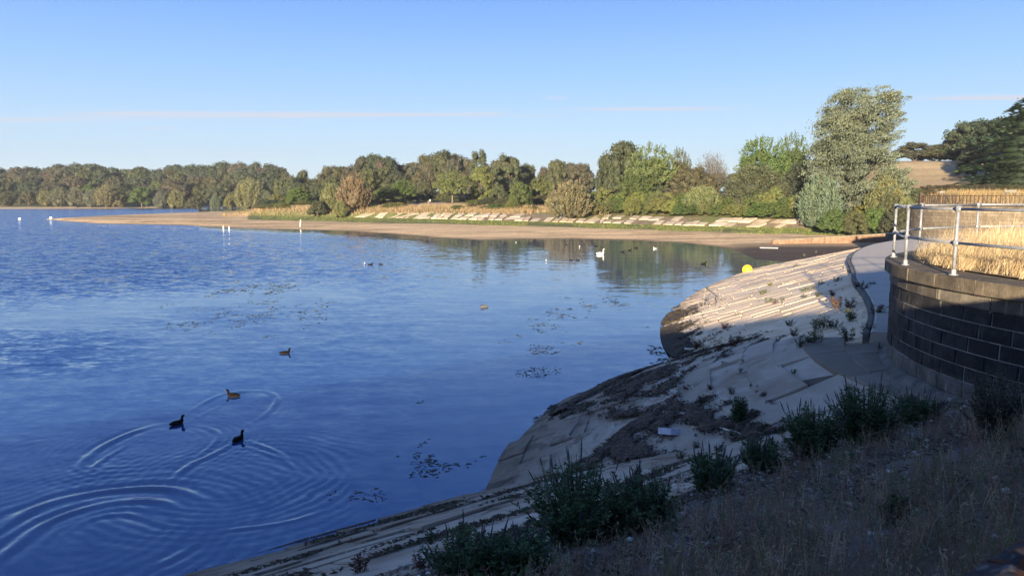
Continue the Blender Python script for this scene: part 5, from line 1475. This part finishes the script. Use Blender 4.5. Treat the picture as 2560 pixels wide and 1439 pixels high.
def samp_dam(k):
    s, t = q.uniform(-2, 15, k), q.uniform(.2, 7.0, k); P3 = np.array([S1(a, b) for a, b in zip(s, t)])
    m = f2(P3[:, 0], P3[:, 1]) < P3[:, 2] + .02
    f_ = fbm(s * .45, t * 1.9, 91); m &= f_ + .12 * sstep(5.4, 6.9, t) + q.normal(0, .015, k) > .66
    return [tuple(a) for a in P3[m]]
mat_of_debris('joint_silt', 5000, samp_dam, [(.05, .04, .028), (.04, .045, .022), (.07, .05, .035)], 'silt and moss lying in the joints of the dam slabs', (.02, .07), .02)
def samp_soil(k):
    s, t = q.uniform(-3.5, 16, k), q.uniform(6.5, 12.7, k); P3 = np.column_stack([DA[0] + s * DS[0] + t * DT[0], DA[1] + s * DS[1] + t * DT[1], t / DSL])
    m = (np.hypot(P3[:, 0] - BC[0], P3[:, 1] - BC[1]) > BR + .25) & (fbm(s * 1.1, t * 2.2, 95) + q.normal(0, .05, k) > .47)
    return [tuple(a) for a in P3[m]]
mat_of_debris('soil_flakes', 26000, samp_soil, [(.27, .25, .23), (.03, .028, .03), (.035, .03, .028), (.13, .105, .085), (.09, .065, .05), (.17, .15, .13)], 'flat crumbs of lichen, stone and litter on the soil of the dam', (.012, .05), -.005)
# floating weed
def floating(name, boxes, label, cols, size):
    P0 = []
    for (u0, u1, v0, v1, n, tilt) in boxes:
        u, v = q.uniform(u0, u1, n * 3), q.uniform(v0, v1, n * 3)
        d = np.stack([(u - 1280) / F, CP + (719.5 - v) / F * SP, -SP + (719.5 - v) / F * CP], 1); t = -EYE / d[:, 2]
        x, y = d[:, 0] * t, d[:, 1] * t
        e = ((u - (u0 + u1) / 2) / ((u1 - u0) / 2)) ** 2 + ((v - (v0 + v1) / 2 + (u - (u0 + u1) / 2) * tilt) / ((v1 - v0) / 2)) ** 2
        m = (fbm(x * .8, y * .35, 5) * .6 + fbm(x * 3, y * 1.6, 6) * .4 > .52 + .10 * e) & (e < 1.3)
        P0.append(np.stack([x, y, np.full(len(x), .006)], 1)[m][:n])
    P0 = np.vstack(P0); n = len(P0)
    ax = q.normal(size=(n, 3)) * np.array([1, .5, .05]); nr = np.array([0, 0, 1.]) + q.normal(0, .25, (n, 3))
    L = q.uniform(size[0], size[1], n) * (.4 + P0[:, 1] / 40)
    v, f = quads(P0, ax, nr, L, L * q.uniform(.2, .5, n)); c = np.array(cols)[q.integers(len(cols), size=n)]
    o = add(name, mesh_np(name, v, f, M_GRASS, False, np.repeat(c, 4, axis=0)), kind='stuff', label=label); o.color = (1, 1, 1, 1)
FC = [(.06, .065, .03), (.10, .085, .05), (.035, .045, .03)]
floating('floating_weed', [(500,730,712,745,260,.0),(380,860,700,850,1500,.18),(1190,1500,770,890,900,.12),(1360,1560,735,775,260,.0),(1570,1700,815,915,700,-.1),(980,1275,1085,1195,420,.28),(1290,1400,915,945,110,.1),(1000,1100,985,1020,90,.3),(800,980,1220,1260,60,0)],
         'floating pond weed in loose drifting patches on the calm water', FC, (.035, .09))
# ------------------------------------------------------------------ birds
def bird_mat(name, bands, rough=.7):
    """plumage from the colour attribute"""
    t = NT(name); n = t.noise(t.co(), 30, 3)
    return t.set(t.mix(1., t.attr('col'), t.mix(t.rng(n, .3, .7), .8, 1.15), 'MULTIPLY'), .95, spec=.05)
M_BIRD = bird_mat('plumage', None)
M_BILL = simple('bill', (.06, .045, .015), .6); M_BILLO = simple('orange_bill', (.55, .20, .03), .5); M_DARKB = simple('dark_bill', (.02, .02, .02), .5)
def catmull(P_, n):
    P_ = np.array(P_, float); out = []
    Q = np.vstack([2 * P_[0] - P_[1], P_, 2 * P_[-1] - P_[-2]])
    for i in range(1, len(Q) - 2):
        for k in range(n):
            t = k / n; a, b, c, d = Q[i - 1], Q[i], Q[i + 1], Q[i + 2]
            out.append(.5 * ((2 * b) + (-a + c) * t + (2 * a - 5 * b + 4 * c - d) * t ** 2 + (-a + 3 * b - 3 * c + d) * t ** 3))
    out.append(Q[-2]); return np.array(out)
def bird(kind, u, v, heading, label, scale=1.0, name=None, group=None, dive=False):
    """spine stations: x forward, z up, half width, half height, colour"""
    if kind == 'duck':
        st = [(-.30,.105,.004,.006,(.05,.035,.02)),(-.25,.085,.045,.03,(.06,.045,.03)),(-.14,.06,.095,.075,(.08,.06,.045)),(.0,.055,.115,.095,(.085,.065,.05)),(.10,.065,.10,.09,(.06,.04,.03)),(.165,.11,.062,.07,(.045,.03,.022)),(.19,.165,.038,.042,(.025,.025,.018)),(.195,.215,.036,.038,(.012,.022,.016)),(.225,.255,.042,.040,(.012,.022,.016)),(.262,.252,.030,.026,(.012,.02,.015)),(.285,.242,.012,.010,(.02,.02,.015))]
        bill = [(.27,.245,.020,.012),(.31,.238,.018,.008),(.345,.235,.014,.004)]; bm = M_BILL
    elif kind == 'swan':
        st = [(-.62,.24,.01,.02,(.8,.8,.78)),(-.5,.20,.10,.07,(.8,.8,.78)),(-.25,.17,.21,.17,(.82,.82,.80)),(.05,.15,.23,.19,(.82,.82,.80)),(.30,.16,.17,.15,(.82,.82,.80)),(.42,.24,.08,.09,(.8,.8,.77)),(.44,.38,.05,.055,(.8,.78,.74)),(.40,.54,.042,.045,(.8,.78,.72)),(.42,.70,.040,.042,(.8,.78,.72)),(.49,.77,.048,.044,(.8,.78,.72)),(.55,.755,.035,.032,(.8,.78,.74)),(.585,.74,.015,.014,(.1,.1,.1))]
        bill = [(.56,.75,.024,.022),(.63,.725,.018,.012),(.68,.715,.012,.006)]; bm = M_BILLO
    elif kind == 'gull':
        st = [(-.24,.10,.006,.006,(.03,.03,.03)),(-.17,.085,.03,.02,(.35,.36,.38)),(-.08,.06,.06,.045,(.42,.43,.46)),(.02,.05,.07,.06,(.75,.75,.75)),(.09,.065,.055,.055,(.8,.8,.8)),(.125,.11,.035,.04,(.8,.8,.8)),(.135,.15,.032,.034,(.8,.8,.8)),(.165,.165,.026,.025,(.75,.75,.75)),(.185,.16,.01,.01,(.6,.6,.6))]
        bill = [(.175,.16,.010,.008),(.22,.152,.005,.005)]; bm = M_DARKB
    else:  # coot
        st = [(-.18,.07,.006,.006,(.015,.015,.017)),(-.14,.065,.04,.03,(.018,.018,.02)),(-.05,.055,.08,.07,(.02,.02,.023)),(.05,.055,.08,.07,(.02,.02,.023)),(.105,.10,.04,.045,(.015,.015,.017)),(.12,.145,.032,.034,(.012,.012,.014)),(.145,.165,.030,.028,(.012,.012,.014)),(.17,.16,.01,.01,(.02,.02,.02))]
        bill = [(.16,.162,.012,.010),(.20,.15,.006,.005)]; bm = simple('white_bill', (.7, .66, .6), .5) if 'white_bill' not in bpy.data.materials else bpy.data.materials['white_bill']
    S = catmull([(s[0], s[1], s[2], s[3], *s[4]) for s in st], 3)
    xs, zs = S[:, 0], S[:, 1]; tx, tz = np.gradient(xs), np.gradient(zs); L = np.hypot(tx, tz); tx, tz = tx / L, tz / L
    N = 12; V, C = [], []
    for i in range(len(S)):
        for k in range(N):
            a = 2 * math.pi * k / N; w, h = max(S[i, 2], .003) * math.cos(a), max(S[i, 3], .003) * math.sin(a)
            V.append((xs[i] - tz[i] * h, w, zs[i] + tx[i] * h)); c = np.clip(S[i, 4:7], .005, 1)
            if kind == 'duck': c = c * (.25 if math.sin(a) < -.2 else .15)
            C.append(c)
    n = len(S); Fc = [(i * N + k, (i + 1) * N + k, (i + 1) * N + (k + 1) % N, i * N + (k + 1) % N) for i in range(n - 1) for k in range(N)]
    Fc += [tuple(range(N)), tuple((n - 1) * N + k for k in range(N))[::-1]]
    p = P(u, v, 0)
    names = dict(duck='mallard', swan='swan', gull='gull', coot='coot')
    o = empty(name or names[kind], (p[0], p[1], .0), math.radians(heading), label=label, category={'duck': 'duck', 'swan': 'swan', 'gull': 'gull', 'coot': 'coot'}[kind])
    if group: o['group'] = group
    bz = -.02
    b = add('body', mesh_np('body', np.array(V), Fc, M_BIRD, True, np.array(C)), o); b.scale = (scale,) * 3; b.location = (0, 0, bz)
    m = MB()
    rings = []
    for (x, z, w, h) in bill:
        rings += [(x, w * math.cos(a), z + h * math.sin(a)) for a in [2 * math.pi * k / 8 for k in range(8)]]
    m.put(rings, [(i * 8 + k, i * 8 + (k + 1) % 8, (i + 1) * 8 + (k + 1) % 8, (i + 1) * 8 + k) for i in range(len(bill) - 1) for k in range(8)] + [tuple((len(bill) - 1) * 8 + k for k in range(8))])
    bl = m.build('bill', bm, o, True); bl.scale = (scale,) * 3; bl.location = (0, 0, bz)
    # folded wings
    if kind in ('duck', 'gull', 'swan'):
        k = {'duck': 1, 'gull': .72, 'swan': 2.0}[kind]; wc = {'duck': (.006, .005, .004), 'gull': (.30, .31, .34), 'swan': (.82, .82, .8)}[kind]
        for sd in (-1, 1):
            m = MB(); pts = [(.10, .085, .085, .012), (.02, .108, .098, .05), (-.10, .092, .100, .045), (-.20, .05, .105, .022), (-.285, .018, .118, .004)]
            V2 = []
            for (x, y_, z, h) in pts:
                V2 += [(x * k, sd * y_ * k, (z + h) * k - .012 * k), (x * k, sd * (y_ + .014) * k, (z - .2 * h) * k - .012 * k), (x * k, sd * (y_ - .01) * k, (z - h) * k - .012 * k)]
            f_ = [(i * 3 + a, i * 3 + (a + 1) % 3, i * 3 + 3 + (a + 1) % 3, i * 3 + 3 + a) for i in range(4) for a in range(3)] + [(0, 1, 2), (12, 14, 13)]
            m.put(V2, f_, wc); w_ = m.build('wing', M_BIRD, o, True); w_.scale = (scale,) * 3; w_.location = (0, 0, bz)
    return o
bird('duck', 583, 990, 172, 'brown duck swimming left inside the upper oval of ripples', .88)
bird('duck', 443, 1060, 60, 'brown duck swimming away at the meeting of two ripple ovals', .88)
bird('duck', 596, 1100, 75, 'dark duck swimming away at the head of the lowest V of ripples', .88)
bird('duck', 713, 883, 20, 'lone duck trailing one long thin ripple, right of the other ducks', .85)
bird('swan', 1501, 636, 10, 'white swan on the calm water before the beach, the largest bird', .82)
bird('gull', 1638, 622, 165, 'white gull right of the swan, on the green reflections', 1.25)
bird('gull', 911, 662, 90, 'white gull left in a row of three birds on the open water', 1.3)
bird('duck', 926, 662, 10, 'small brown duck between a white gull and a dark coot', .95)
bird('coot', 952, 662, 180, 'dark coot at the right of a row of three birds', 1.3)
bird('gull', 1365, 654, 80, 'white gull alone on the light water left of the two coots', 1.2)
bird('coot', 1427, 651, 170, 'left one of two black coots below left of the swan', 1.3)
bird('coot', 1444, 651, 170, 'right one of two black coots below left of the swan', 1.3)
bird('gull', 1449, 618, 90, 'white gull above left of the swan, in the brown reflection', 1.2)
bird('duck', 1490, 615, 180, 'duck just above the swan, close to the beach', .95)
bird('duck', 1556, 630, 0, 'left brown duck of a slanting row of three right of the swan', .95)
bird('duck', 1574, 626, 0, 'middle pale duck of a slanting row of three right of the swan', .95)
bird('duck', 1590, 620, 0, 'upper right duck of a slanting row of three right of the swan', .85)
bird('coot', 1324, 610, 0, 'black coot left of another one near the beach', 1.3)
bird('coot', 1415, 611, 0, 'black coot by the beach above the two swimming coots', 1.3)
bird('coot', 1260, 607, 180, 'dark coot in the glassy strip by the sand, second from the left', 1.2)
bird('coot', 1199, 606, 180, 'dark coot in the glassy strip by the sand, furthest left', 1.2)
bird('gull', 1290, 607, 90, 'small white gull between two coots in the glassy strip', 1.0)
bird('duck', 1759, 660, 10, 'pale duck in a ring of ripples left of the yellow buoy', 1.05)
bird('duck', 1068, 604, 0, 'pale duck resting at the dark waterline left of the glassy strip', .8)
# a white bird dipping with open dark wings
p = P(1212, 768, 0)
o = empty('diving_bird', (p[0], p[1], 0), 0, label='pale bird with dark wing edges spread on the water in mid lake', category='bird')
m = MB(); m.tube([(-.24, 0, .03), (-.12, 0, .06), (.02, 0, .075), (.14, 0, .05), (.2, 0, .02)], [.02, .075, .085, .05, .02], 10, (.09, .082, .075)); m.build('body', M_BIRD, o, True)
for sd, c in ((1, (.03, .03, .035)), (-1, (.03, .03, .035))):
    m = MB(); pts = [(.18, .02, .05), (.05, .10, .11), (-.14, .17, .14), (-.26, .20, .13)]
    V2 = []
    for (x, y_, z) in pts: V2 += [(x, sd * y_, z), (x - .05, sd * (y_ - .05), z - .02), (x, sd * y_, z - .02)]
    m.put(V2, [(i * 3 + a, i * 3 + (a + 1) % 3, i * 3 + 3 + (a + 1) % 3, i * 3 + 3 + a) for i in range(3) for a in range(3)] + [(0, 1, 2), (9, 11, 10)], c); m.build('wing', M_BIRD, o, True)

# ------------------------------------------------------------------ buoys, posts and odds and ends
def buoy(u, v, r, mat, label, z=0.0, name='buoy'):
    p = P(u, v, z)
    o = empty(name, (p[0], p[1], z), 0, label=label, category='buoy')
    m = MB(); n, k = 20, 12
    for j in range(k + 1):
        th = math.pi * j / k
        for i in range(n):
            a = 2 * math.pi * i / n; m.v.append((r * math.sin(th) * math.cos(a), r * math.sin(th) * math.sin(a), r * .78 - r * math.cos(th)))
    m.f = [(j * n + i, j * n + (i + 1) % n, (j + 1) * n + (i + 1) % n, (j + 1) * n + i) for j in range(k) for i in range(n)]
    m.build('float', mat, o, True)
    m = MB(); m.tube([(0, 0, r * 1.74), (0, 0, r * 1.86)], [r * .14, r * .12], 10); m.build('top_cap', M_DARKB, o)
    m = MB(); m.tube([(r * .75, -r * .55, r * .12), (r * .95, -r * .8, r * .02), (r * 1.2, -r * .75, -.02)], [r * .10, r * .16, r * .08], 8); m.build('mooring_eye', M_DARKB, o)
    return o
M_YEL = simple('yellow_float', (.78, .44, .02), .45, var=.08, sc=3); M_WHITE = simple('white_float', (.80, .80, .76), .5, var=.06)
buoy(1868, 684, .43, M_YEL, 'round yellow buoy aground at the foot of the sunny slabs', .06)
buoy(50, 550, .40, M_WHITE, 'white buoy afloat left of the tip of the sand spit')
buoy(128, 548, .42, M_WHITE, 'white buoy lying at the very tip of the sand spit', .05)
M_POST = simple('white_post_paint', (.68, .64, .56), .7, var=.2, sc=6)
def marker(u, v, hp, lean, label):
    p = P(u, v, 0); z0 = max(H1(p[0], p[1]), -.3); h = hp / F * p[1]
    o = empty('marker_post', (p[0], p[1], 0), 0, label=label, category='post')
    m = MB(); m.tube([(0, 0, -.5), (lean * h, 0, h)], .10, 8); m.build('pole', M_POST, o)
    m = MB(); m.tube([(lean * h, 0, h), (lean * h, 0, h + .1)], [.13, .07], 8); m.build('cap', M_POST, o)
marker(559, 577, 11, 0, 'left of two short white posts standing in the water off the spit')
marker(573, 577, 10, .02, 'right of two short white posts standing in the water off the spit')
marker(750, 568, 18, .12, 'pale leaning post at the water edge of the sand')
# handrail frame on the sunny slabs
M_RUSTW = simple('flaking_cream_paint', (.17, .145, .10), .7, var=.3, sc=10)
pA, pB, pC = hit(1757, 765), hit(1786, 773), hit(1812, 762)
o = empty('handrail_frame', tuple(pA), 0, label='old cream-painted tube handrail leaning on the sunny slabs near the water', category='handrail')
dd = pA[1] / F; A = np.zeros(3); top = np.array([6 * dd, 0, 48 * dd]); B = pB - pA; Cc = pC - pA
tm = top * .45 + (Cc + np.array([0, 0, .05])) * .55
for nm, a, b in (('post', A - [0, 0, .1], top), ('post', B - [0, 0, .1], tm * 1.0), ('handrail', top, Cc + np.array([0, 0, .02])), ('rail', top * .35, B * .85 + np.array([0, 0, 14 * dd]))):
    m = MB(); m.tube([tuple(a), tuple((np.array(a) + b) / 2), tuple(b)], .024, 8); m.build(nm, M_RUSTW, o, True)
# litter on the slabs
M_GREYP = simple('grey_painted_board', (.42, .44, .50), .6, var=.2, sc=6); M_DRIFT = simple('bleached_driftwood', (.55, .50, .42), .85, var=.25, sc=12, bump=.5)
p = hit(1672, 1090); o = empty('washed_up_box', (p[0], p[1], p[2] + .04), math.radians(107), label='pale grey broken box with a dark hole, lying on the shaded slabs', category='box')
m = MB(); m.box((-.24, -.11, 0), (.24, .11, .012)); m.box((-.24, -.11, .012), (.24, -.098, .12)); m.box((-.24, .098, .012), (.24, .11, .12)); m.box((-.24, -.098, .012), (-.228, .098, .12)); m.build('shell', M_GREYP, o)
m = MB(); m.box((-.24, -.11, .12), (.24, .11, .132)); m.build('lid', M_GREYP, o)
m = MB(); m.box((-.03, -.03, .132), (.04, .03, .139)); m.build('hole_shade_plate', M_DARKB, o)  # dark plate standing in for the shade in a hole
m = MB(); m.box((.2, -.09, .02), (.232, .09, .11)); m.build('opening_shade_block', M_DARKB, o)  # solid dark block in place of the shaded inside of the open end
o.rotation_euler = (math.radians(8), math.radians(14), math.radians(112))
def stick(pix, r, label, mat=None, name='driftwood', cat='branch', lift=.05):
    pts = [hit(u, v) + np.array([0, 0, lift]) for u, v in pix]
    m = MB(); n = len(pts); m.tube([tuple(a - pts[0]) for a in pts], [r * (1 - .5 * i / n) for i in range(n)], 7)
    ob = m.build(name, mat or M_DRIFT, None, True, label=label, category=cat); ob.location = tuple(pts[0]); return ob
stick([(1781,1068),(1800,1074),(1818,1080),(1836,1084),(1852,1090)], .022, 'bleached crooked branch lying on the slabs above the crease')
stick([(1606,1046),(1622,1046)], .016, 'short white stick on the slabs left of the grey box')
stick([(1425,1090),(1440,1066),(1452,1046)], .03, 'dark wet plank half buried in the weed near the waterline', simple('wet_wood', (.12, .12, .13), .6), 'plank', 'plank')
stick([(1700,1038),(1735,1040),(1768,1034)], .03, 'grey slab-edge board lying in a joint of the shaded slabs', simple('grey_wood', (.25, .24, .24), .8), 'board', 'board')
stick([(1712,874),(1724,876),(1734,873)], .05, 'pale stone-coloured scrap on the rotting weed in the corner', M_DRIFT, 'scrap', 'debris')
stick([(2415,1248),(2380,1290),(2330,1360),(2312,1430)], .006, 'long dry forked stem rising from the dead weeds', simple('dry_stem', (.13, .11, .08), .8), 'dry_stem', 'stem', .12)
p = P(1922, 621, .25); m = MB(); m.box((-1.1, -.1, 0), (1.1, .1, .09)); ob = m.build('timber', M_DRIFT, None, label='white timber lying flat on the dark mud', category='timber'); ob.location = (p[0], p[1], .28); ob.rotation_euler = (0, .02, .05)
# stones and shells on the dam soil
q2 = np.random.default_rng(8); M_STONE = simple('pale_stone', (.42, .40, .38), .9, var=.3, sc=9, bump=.4)
V, Fc, n0 = [], [], 0
for i in range(260):
    s, t = q2.uniform(-3, 15), q2.uniform(6.8, 12.4); pt = S1(s, t); bv, bf = blob(pt + np.array([0, 0, .02]), np.array([1, 1, .6]) * q2.uniform(.008, .035), q2)
    V.append(bv); Fc += [tuple(k + n0 for k in f) for f in bf]; n0 += 12
add('loose_stones', mesh_np('loose_stones', np.vstack(V), Fc, M_STONE), kind='stuff', label='small pale stones scattered over the soil of the dam')
M_BOARD = simple('dull_board', (.14, .135, .125), .8)
# sign and bench by the field
def board(u, v, D, w, h, label, name, cat):
    z = height_for(v, D); x = (u - 1280) / F * (D * CP); g_ = H1(x, D)
    o = empty(name, (x, D, g_), 0, label=label, category=cat)
    m = MB(); m.box((-w / 2, -.02, z - g_ - h / 2), (w / 2, .02, z - g_ + h / 2)); m.build('panel', M_BOARD, o)
    for s in (-1, 1):
        m = MB(); m.box((s * w * .42 - .04, .025, -.3), (s * w * .42 + .04, .10, z - g_ + h / 2)); m.build('post', M_IRON, o)
board(2354, 480, 84, .62, .16, 'small white notice behind the iron railings', 'notice_board', 'sign')
board(1094, 519, 229, .6, .9, 'pale board low on the bank right of the two people', 'info_board', 'sign')
z = height_for(472, 112); xx = (2530 - 1280) / F * 111; gz = H1(xx, 112); o = empty('bench', (xx, 112, gz), .1, label='grey wooden bench in the dry grass at the right edge', category='bench')
for nm, lo, hi in (('seat', (-.9, -.2, .42), (.9, .2, .47)), ('backrest', (-.9, .18, .6), (.9, .22, .9)), ('leg', (-.8, -.18, -.1), (-.72, .2, .42)), ('leg', (.72, -.18, -.1), (.8, .2, .42)), ('back_post', (-.8, .22, 0), (-.72, .27, .9)), ('back_post', (.72, .22, 0), (.8, .27, .9))):
    m = MB(); m.box(lo, hi); m.build(nm, M_BOARD, o)

# ------------------------------------------------------------------ people
M_SKIN = simple('skin', (.42, .25, .17), .6); M_HAIR = simple('hair', (.05, .035, .025), .8)
def person(u, vfoot, D, hgt, top_col, leg_col, facing, label, seed):
    x = (u - 1280) / F * (D * CP + 3 * SP); z = H1(x, D)
    o = empty('person', (x, D, z), facing, label=label, category='person')
    k = hgt / 1.75
    V_ = [(0,0,.95),(0,0,1.12),(0,0,1.34),(0,.0,1.47),(0,.01,1.56),(0,.015,1.66),(.09,0,.90),(.10,.03,.50),(.10,-.02,.08),(.10,.12,.03),(-.09,0,.90),(-.11,-.06,.50),(-.12,-.14,.09),(-.12,-.02,.04),(.17,0,1.40),(.22,.02,1.13),(.21,.14,.90),(.20,.19,.83),(-.17,0,1.40),(-.23,-.02,1.13),(-.22,.06,.89),(-.21,.10,.82)]
    E_ = [(0,1),(1,2),(2,3),(3,4),(4,5),(0,6),(6,7),(7,8),(8,9),(0,10),(10,11),(11,12),(12,13),(2,14),(14,15),(15,16),(16,17),(2,18),(18,19),(19,20),(20,21)]
    R_ = [.13,.12,.14,.055,.085,.09,.09,.062,.045,.04,.09,.062,.045,.04,.06,.045,.035,.035,.06,.045,.035,.035]
    def skinned(name, idx, grow, mat):
        remap = {a: b for b, a in enumerate(idx)}
        me = bpy.data.meshes.new(name); me.from_pydata([tuple(c * k for c in V_[i]) for i in idx], [(remap[a], remap[b]) for a, b in E_ if a in remap and b in remap], [])
        ob = add(name, me, o); me.materials.append(mat)
        ob.modifiers.new('skin', 'SKIN')
        for i, sv in zip(idx, me.skin_vertices[0].data): sv.radius = ((R_[i] + grow) * k, (R_[i] * .85 + grow) * k)
        me.skin_vertices[0].data[0].use_root = True
        s = ob.modifiers.new('sub', 'SUBSURF'); s.levels = s.render_levels = 1
        return ob
    skinned('body', list(range(22)), 0, M_SKIN)
    skinned('shirt', [1, 2, 14, 15, 18, 19], .018, simple('shirt_%d' % seed, top_col, .8))
    skinned('trousers', [0, 6, 7, 8, 10, 11, 12], .016, simple('trousers_%d' % seed, leg_col, .8))
    bv, bf = blob(np.array([0, -.015, 1.68]) * k, np.array([.098, .105, .10]) * k, np.random.default_rng(seed))
    add('hair', mesh_np('hair', bv, bf, M_HAIR, True), o)
person(1075, 518, 233, 1.78, (.80, .80, .78), (.16, .15, .15), math.radians(170), 'person in a white top standing on the path opening of the far bank', 1)
person(1070.5, 519, 231.5, 1.35, (.04, .04, .06), (.03, .03, .04), math.radians(200), 'smaller person in dark clothes standing left of the one in white', 2)

# ------------------------------------------------------------------ evening haze over the lake
hz = MB(); hz.box((-1500, -60, -3.2), (1500, 1500, 60))
haze_m = bpy.data.materials.new('haze'); haze_m.use_nodes = True
hn, hl = haze_m.node_tree.nodes, haze_m.node_tree.links
hn.remove(hn['Principled BSDF'])
pv = hn.new('ShaderNodeVolumePrincipled'); pv.inputs['Color'].default_value = (.80, .88, 1, 1); pv.inputs['Density'].default_value = .00011; pv.inputs['Anisotropy'].default_value = .1
hl.new(pv.outputs[0], hn['Material Output'].inputs['Volume'])
hz.build('haze', haze_m, None, kind='stuff', label='thin pale evening haze over the lake and the far wood')

# look-alikes that would share a label are told apart by their order from left to right
by = {}
for o in bpy.data.objects:
    if o.parent is None and 'group' in o: by.setdefault(o['label'], []).append(o)
for lab, os_ in by.items():
    if len(os_) > 1:
        os_.sort(key=lambda o: o.location.x / max(o.location.y, .1)); n = len(os_)
        w = {2: ['left', 'right'], 3: ['left', 'middle', 'right'], 4: ['leftmost', 'second', 'third', 'rightmost'], 5: ['leftmost', 'second', 'middle', 'fourth', 'rightmost']}.get(n)
        for i, o in enumerate(os_): o['label'] = (w[i] if w else ('leftmost', 'second', 'third', 'fourth', 'fifth', 'sixth', 'seventh', 'eighth', 'ninth')[min(i, 8)]) + ' ' + lab
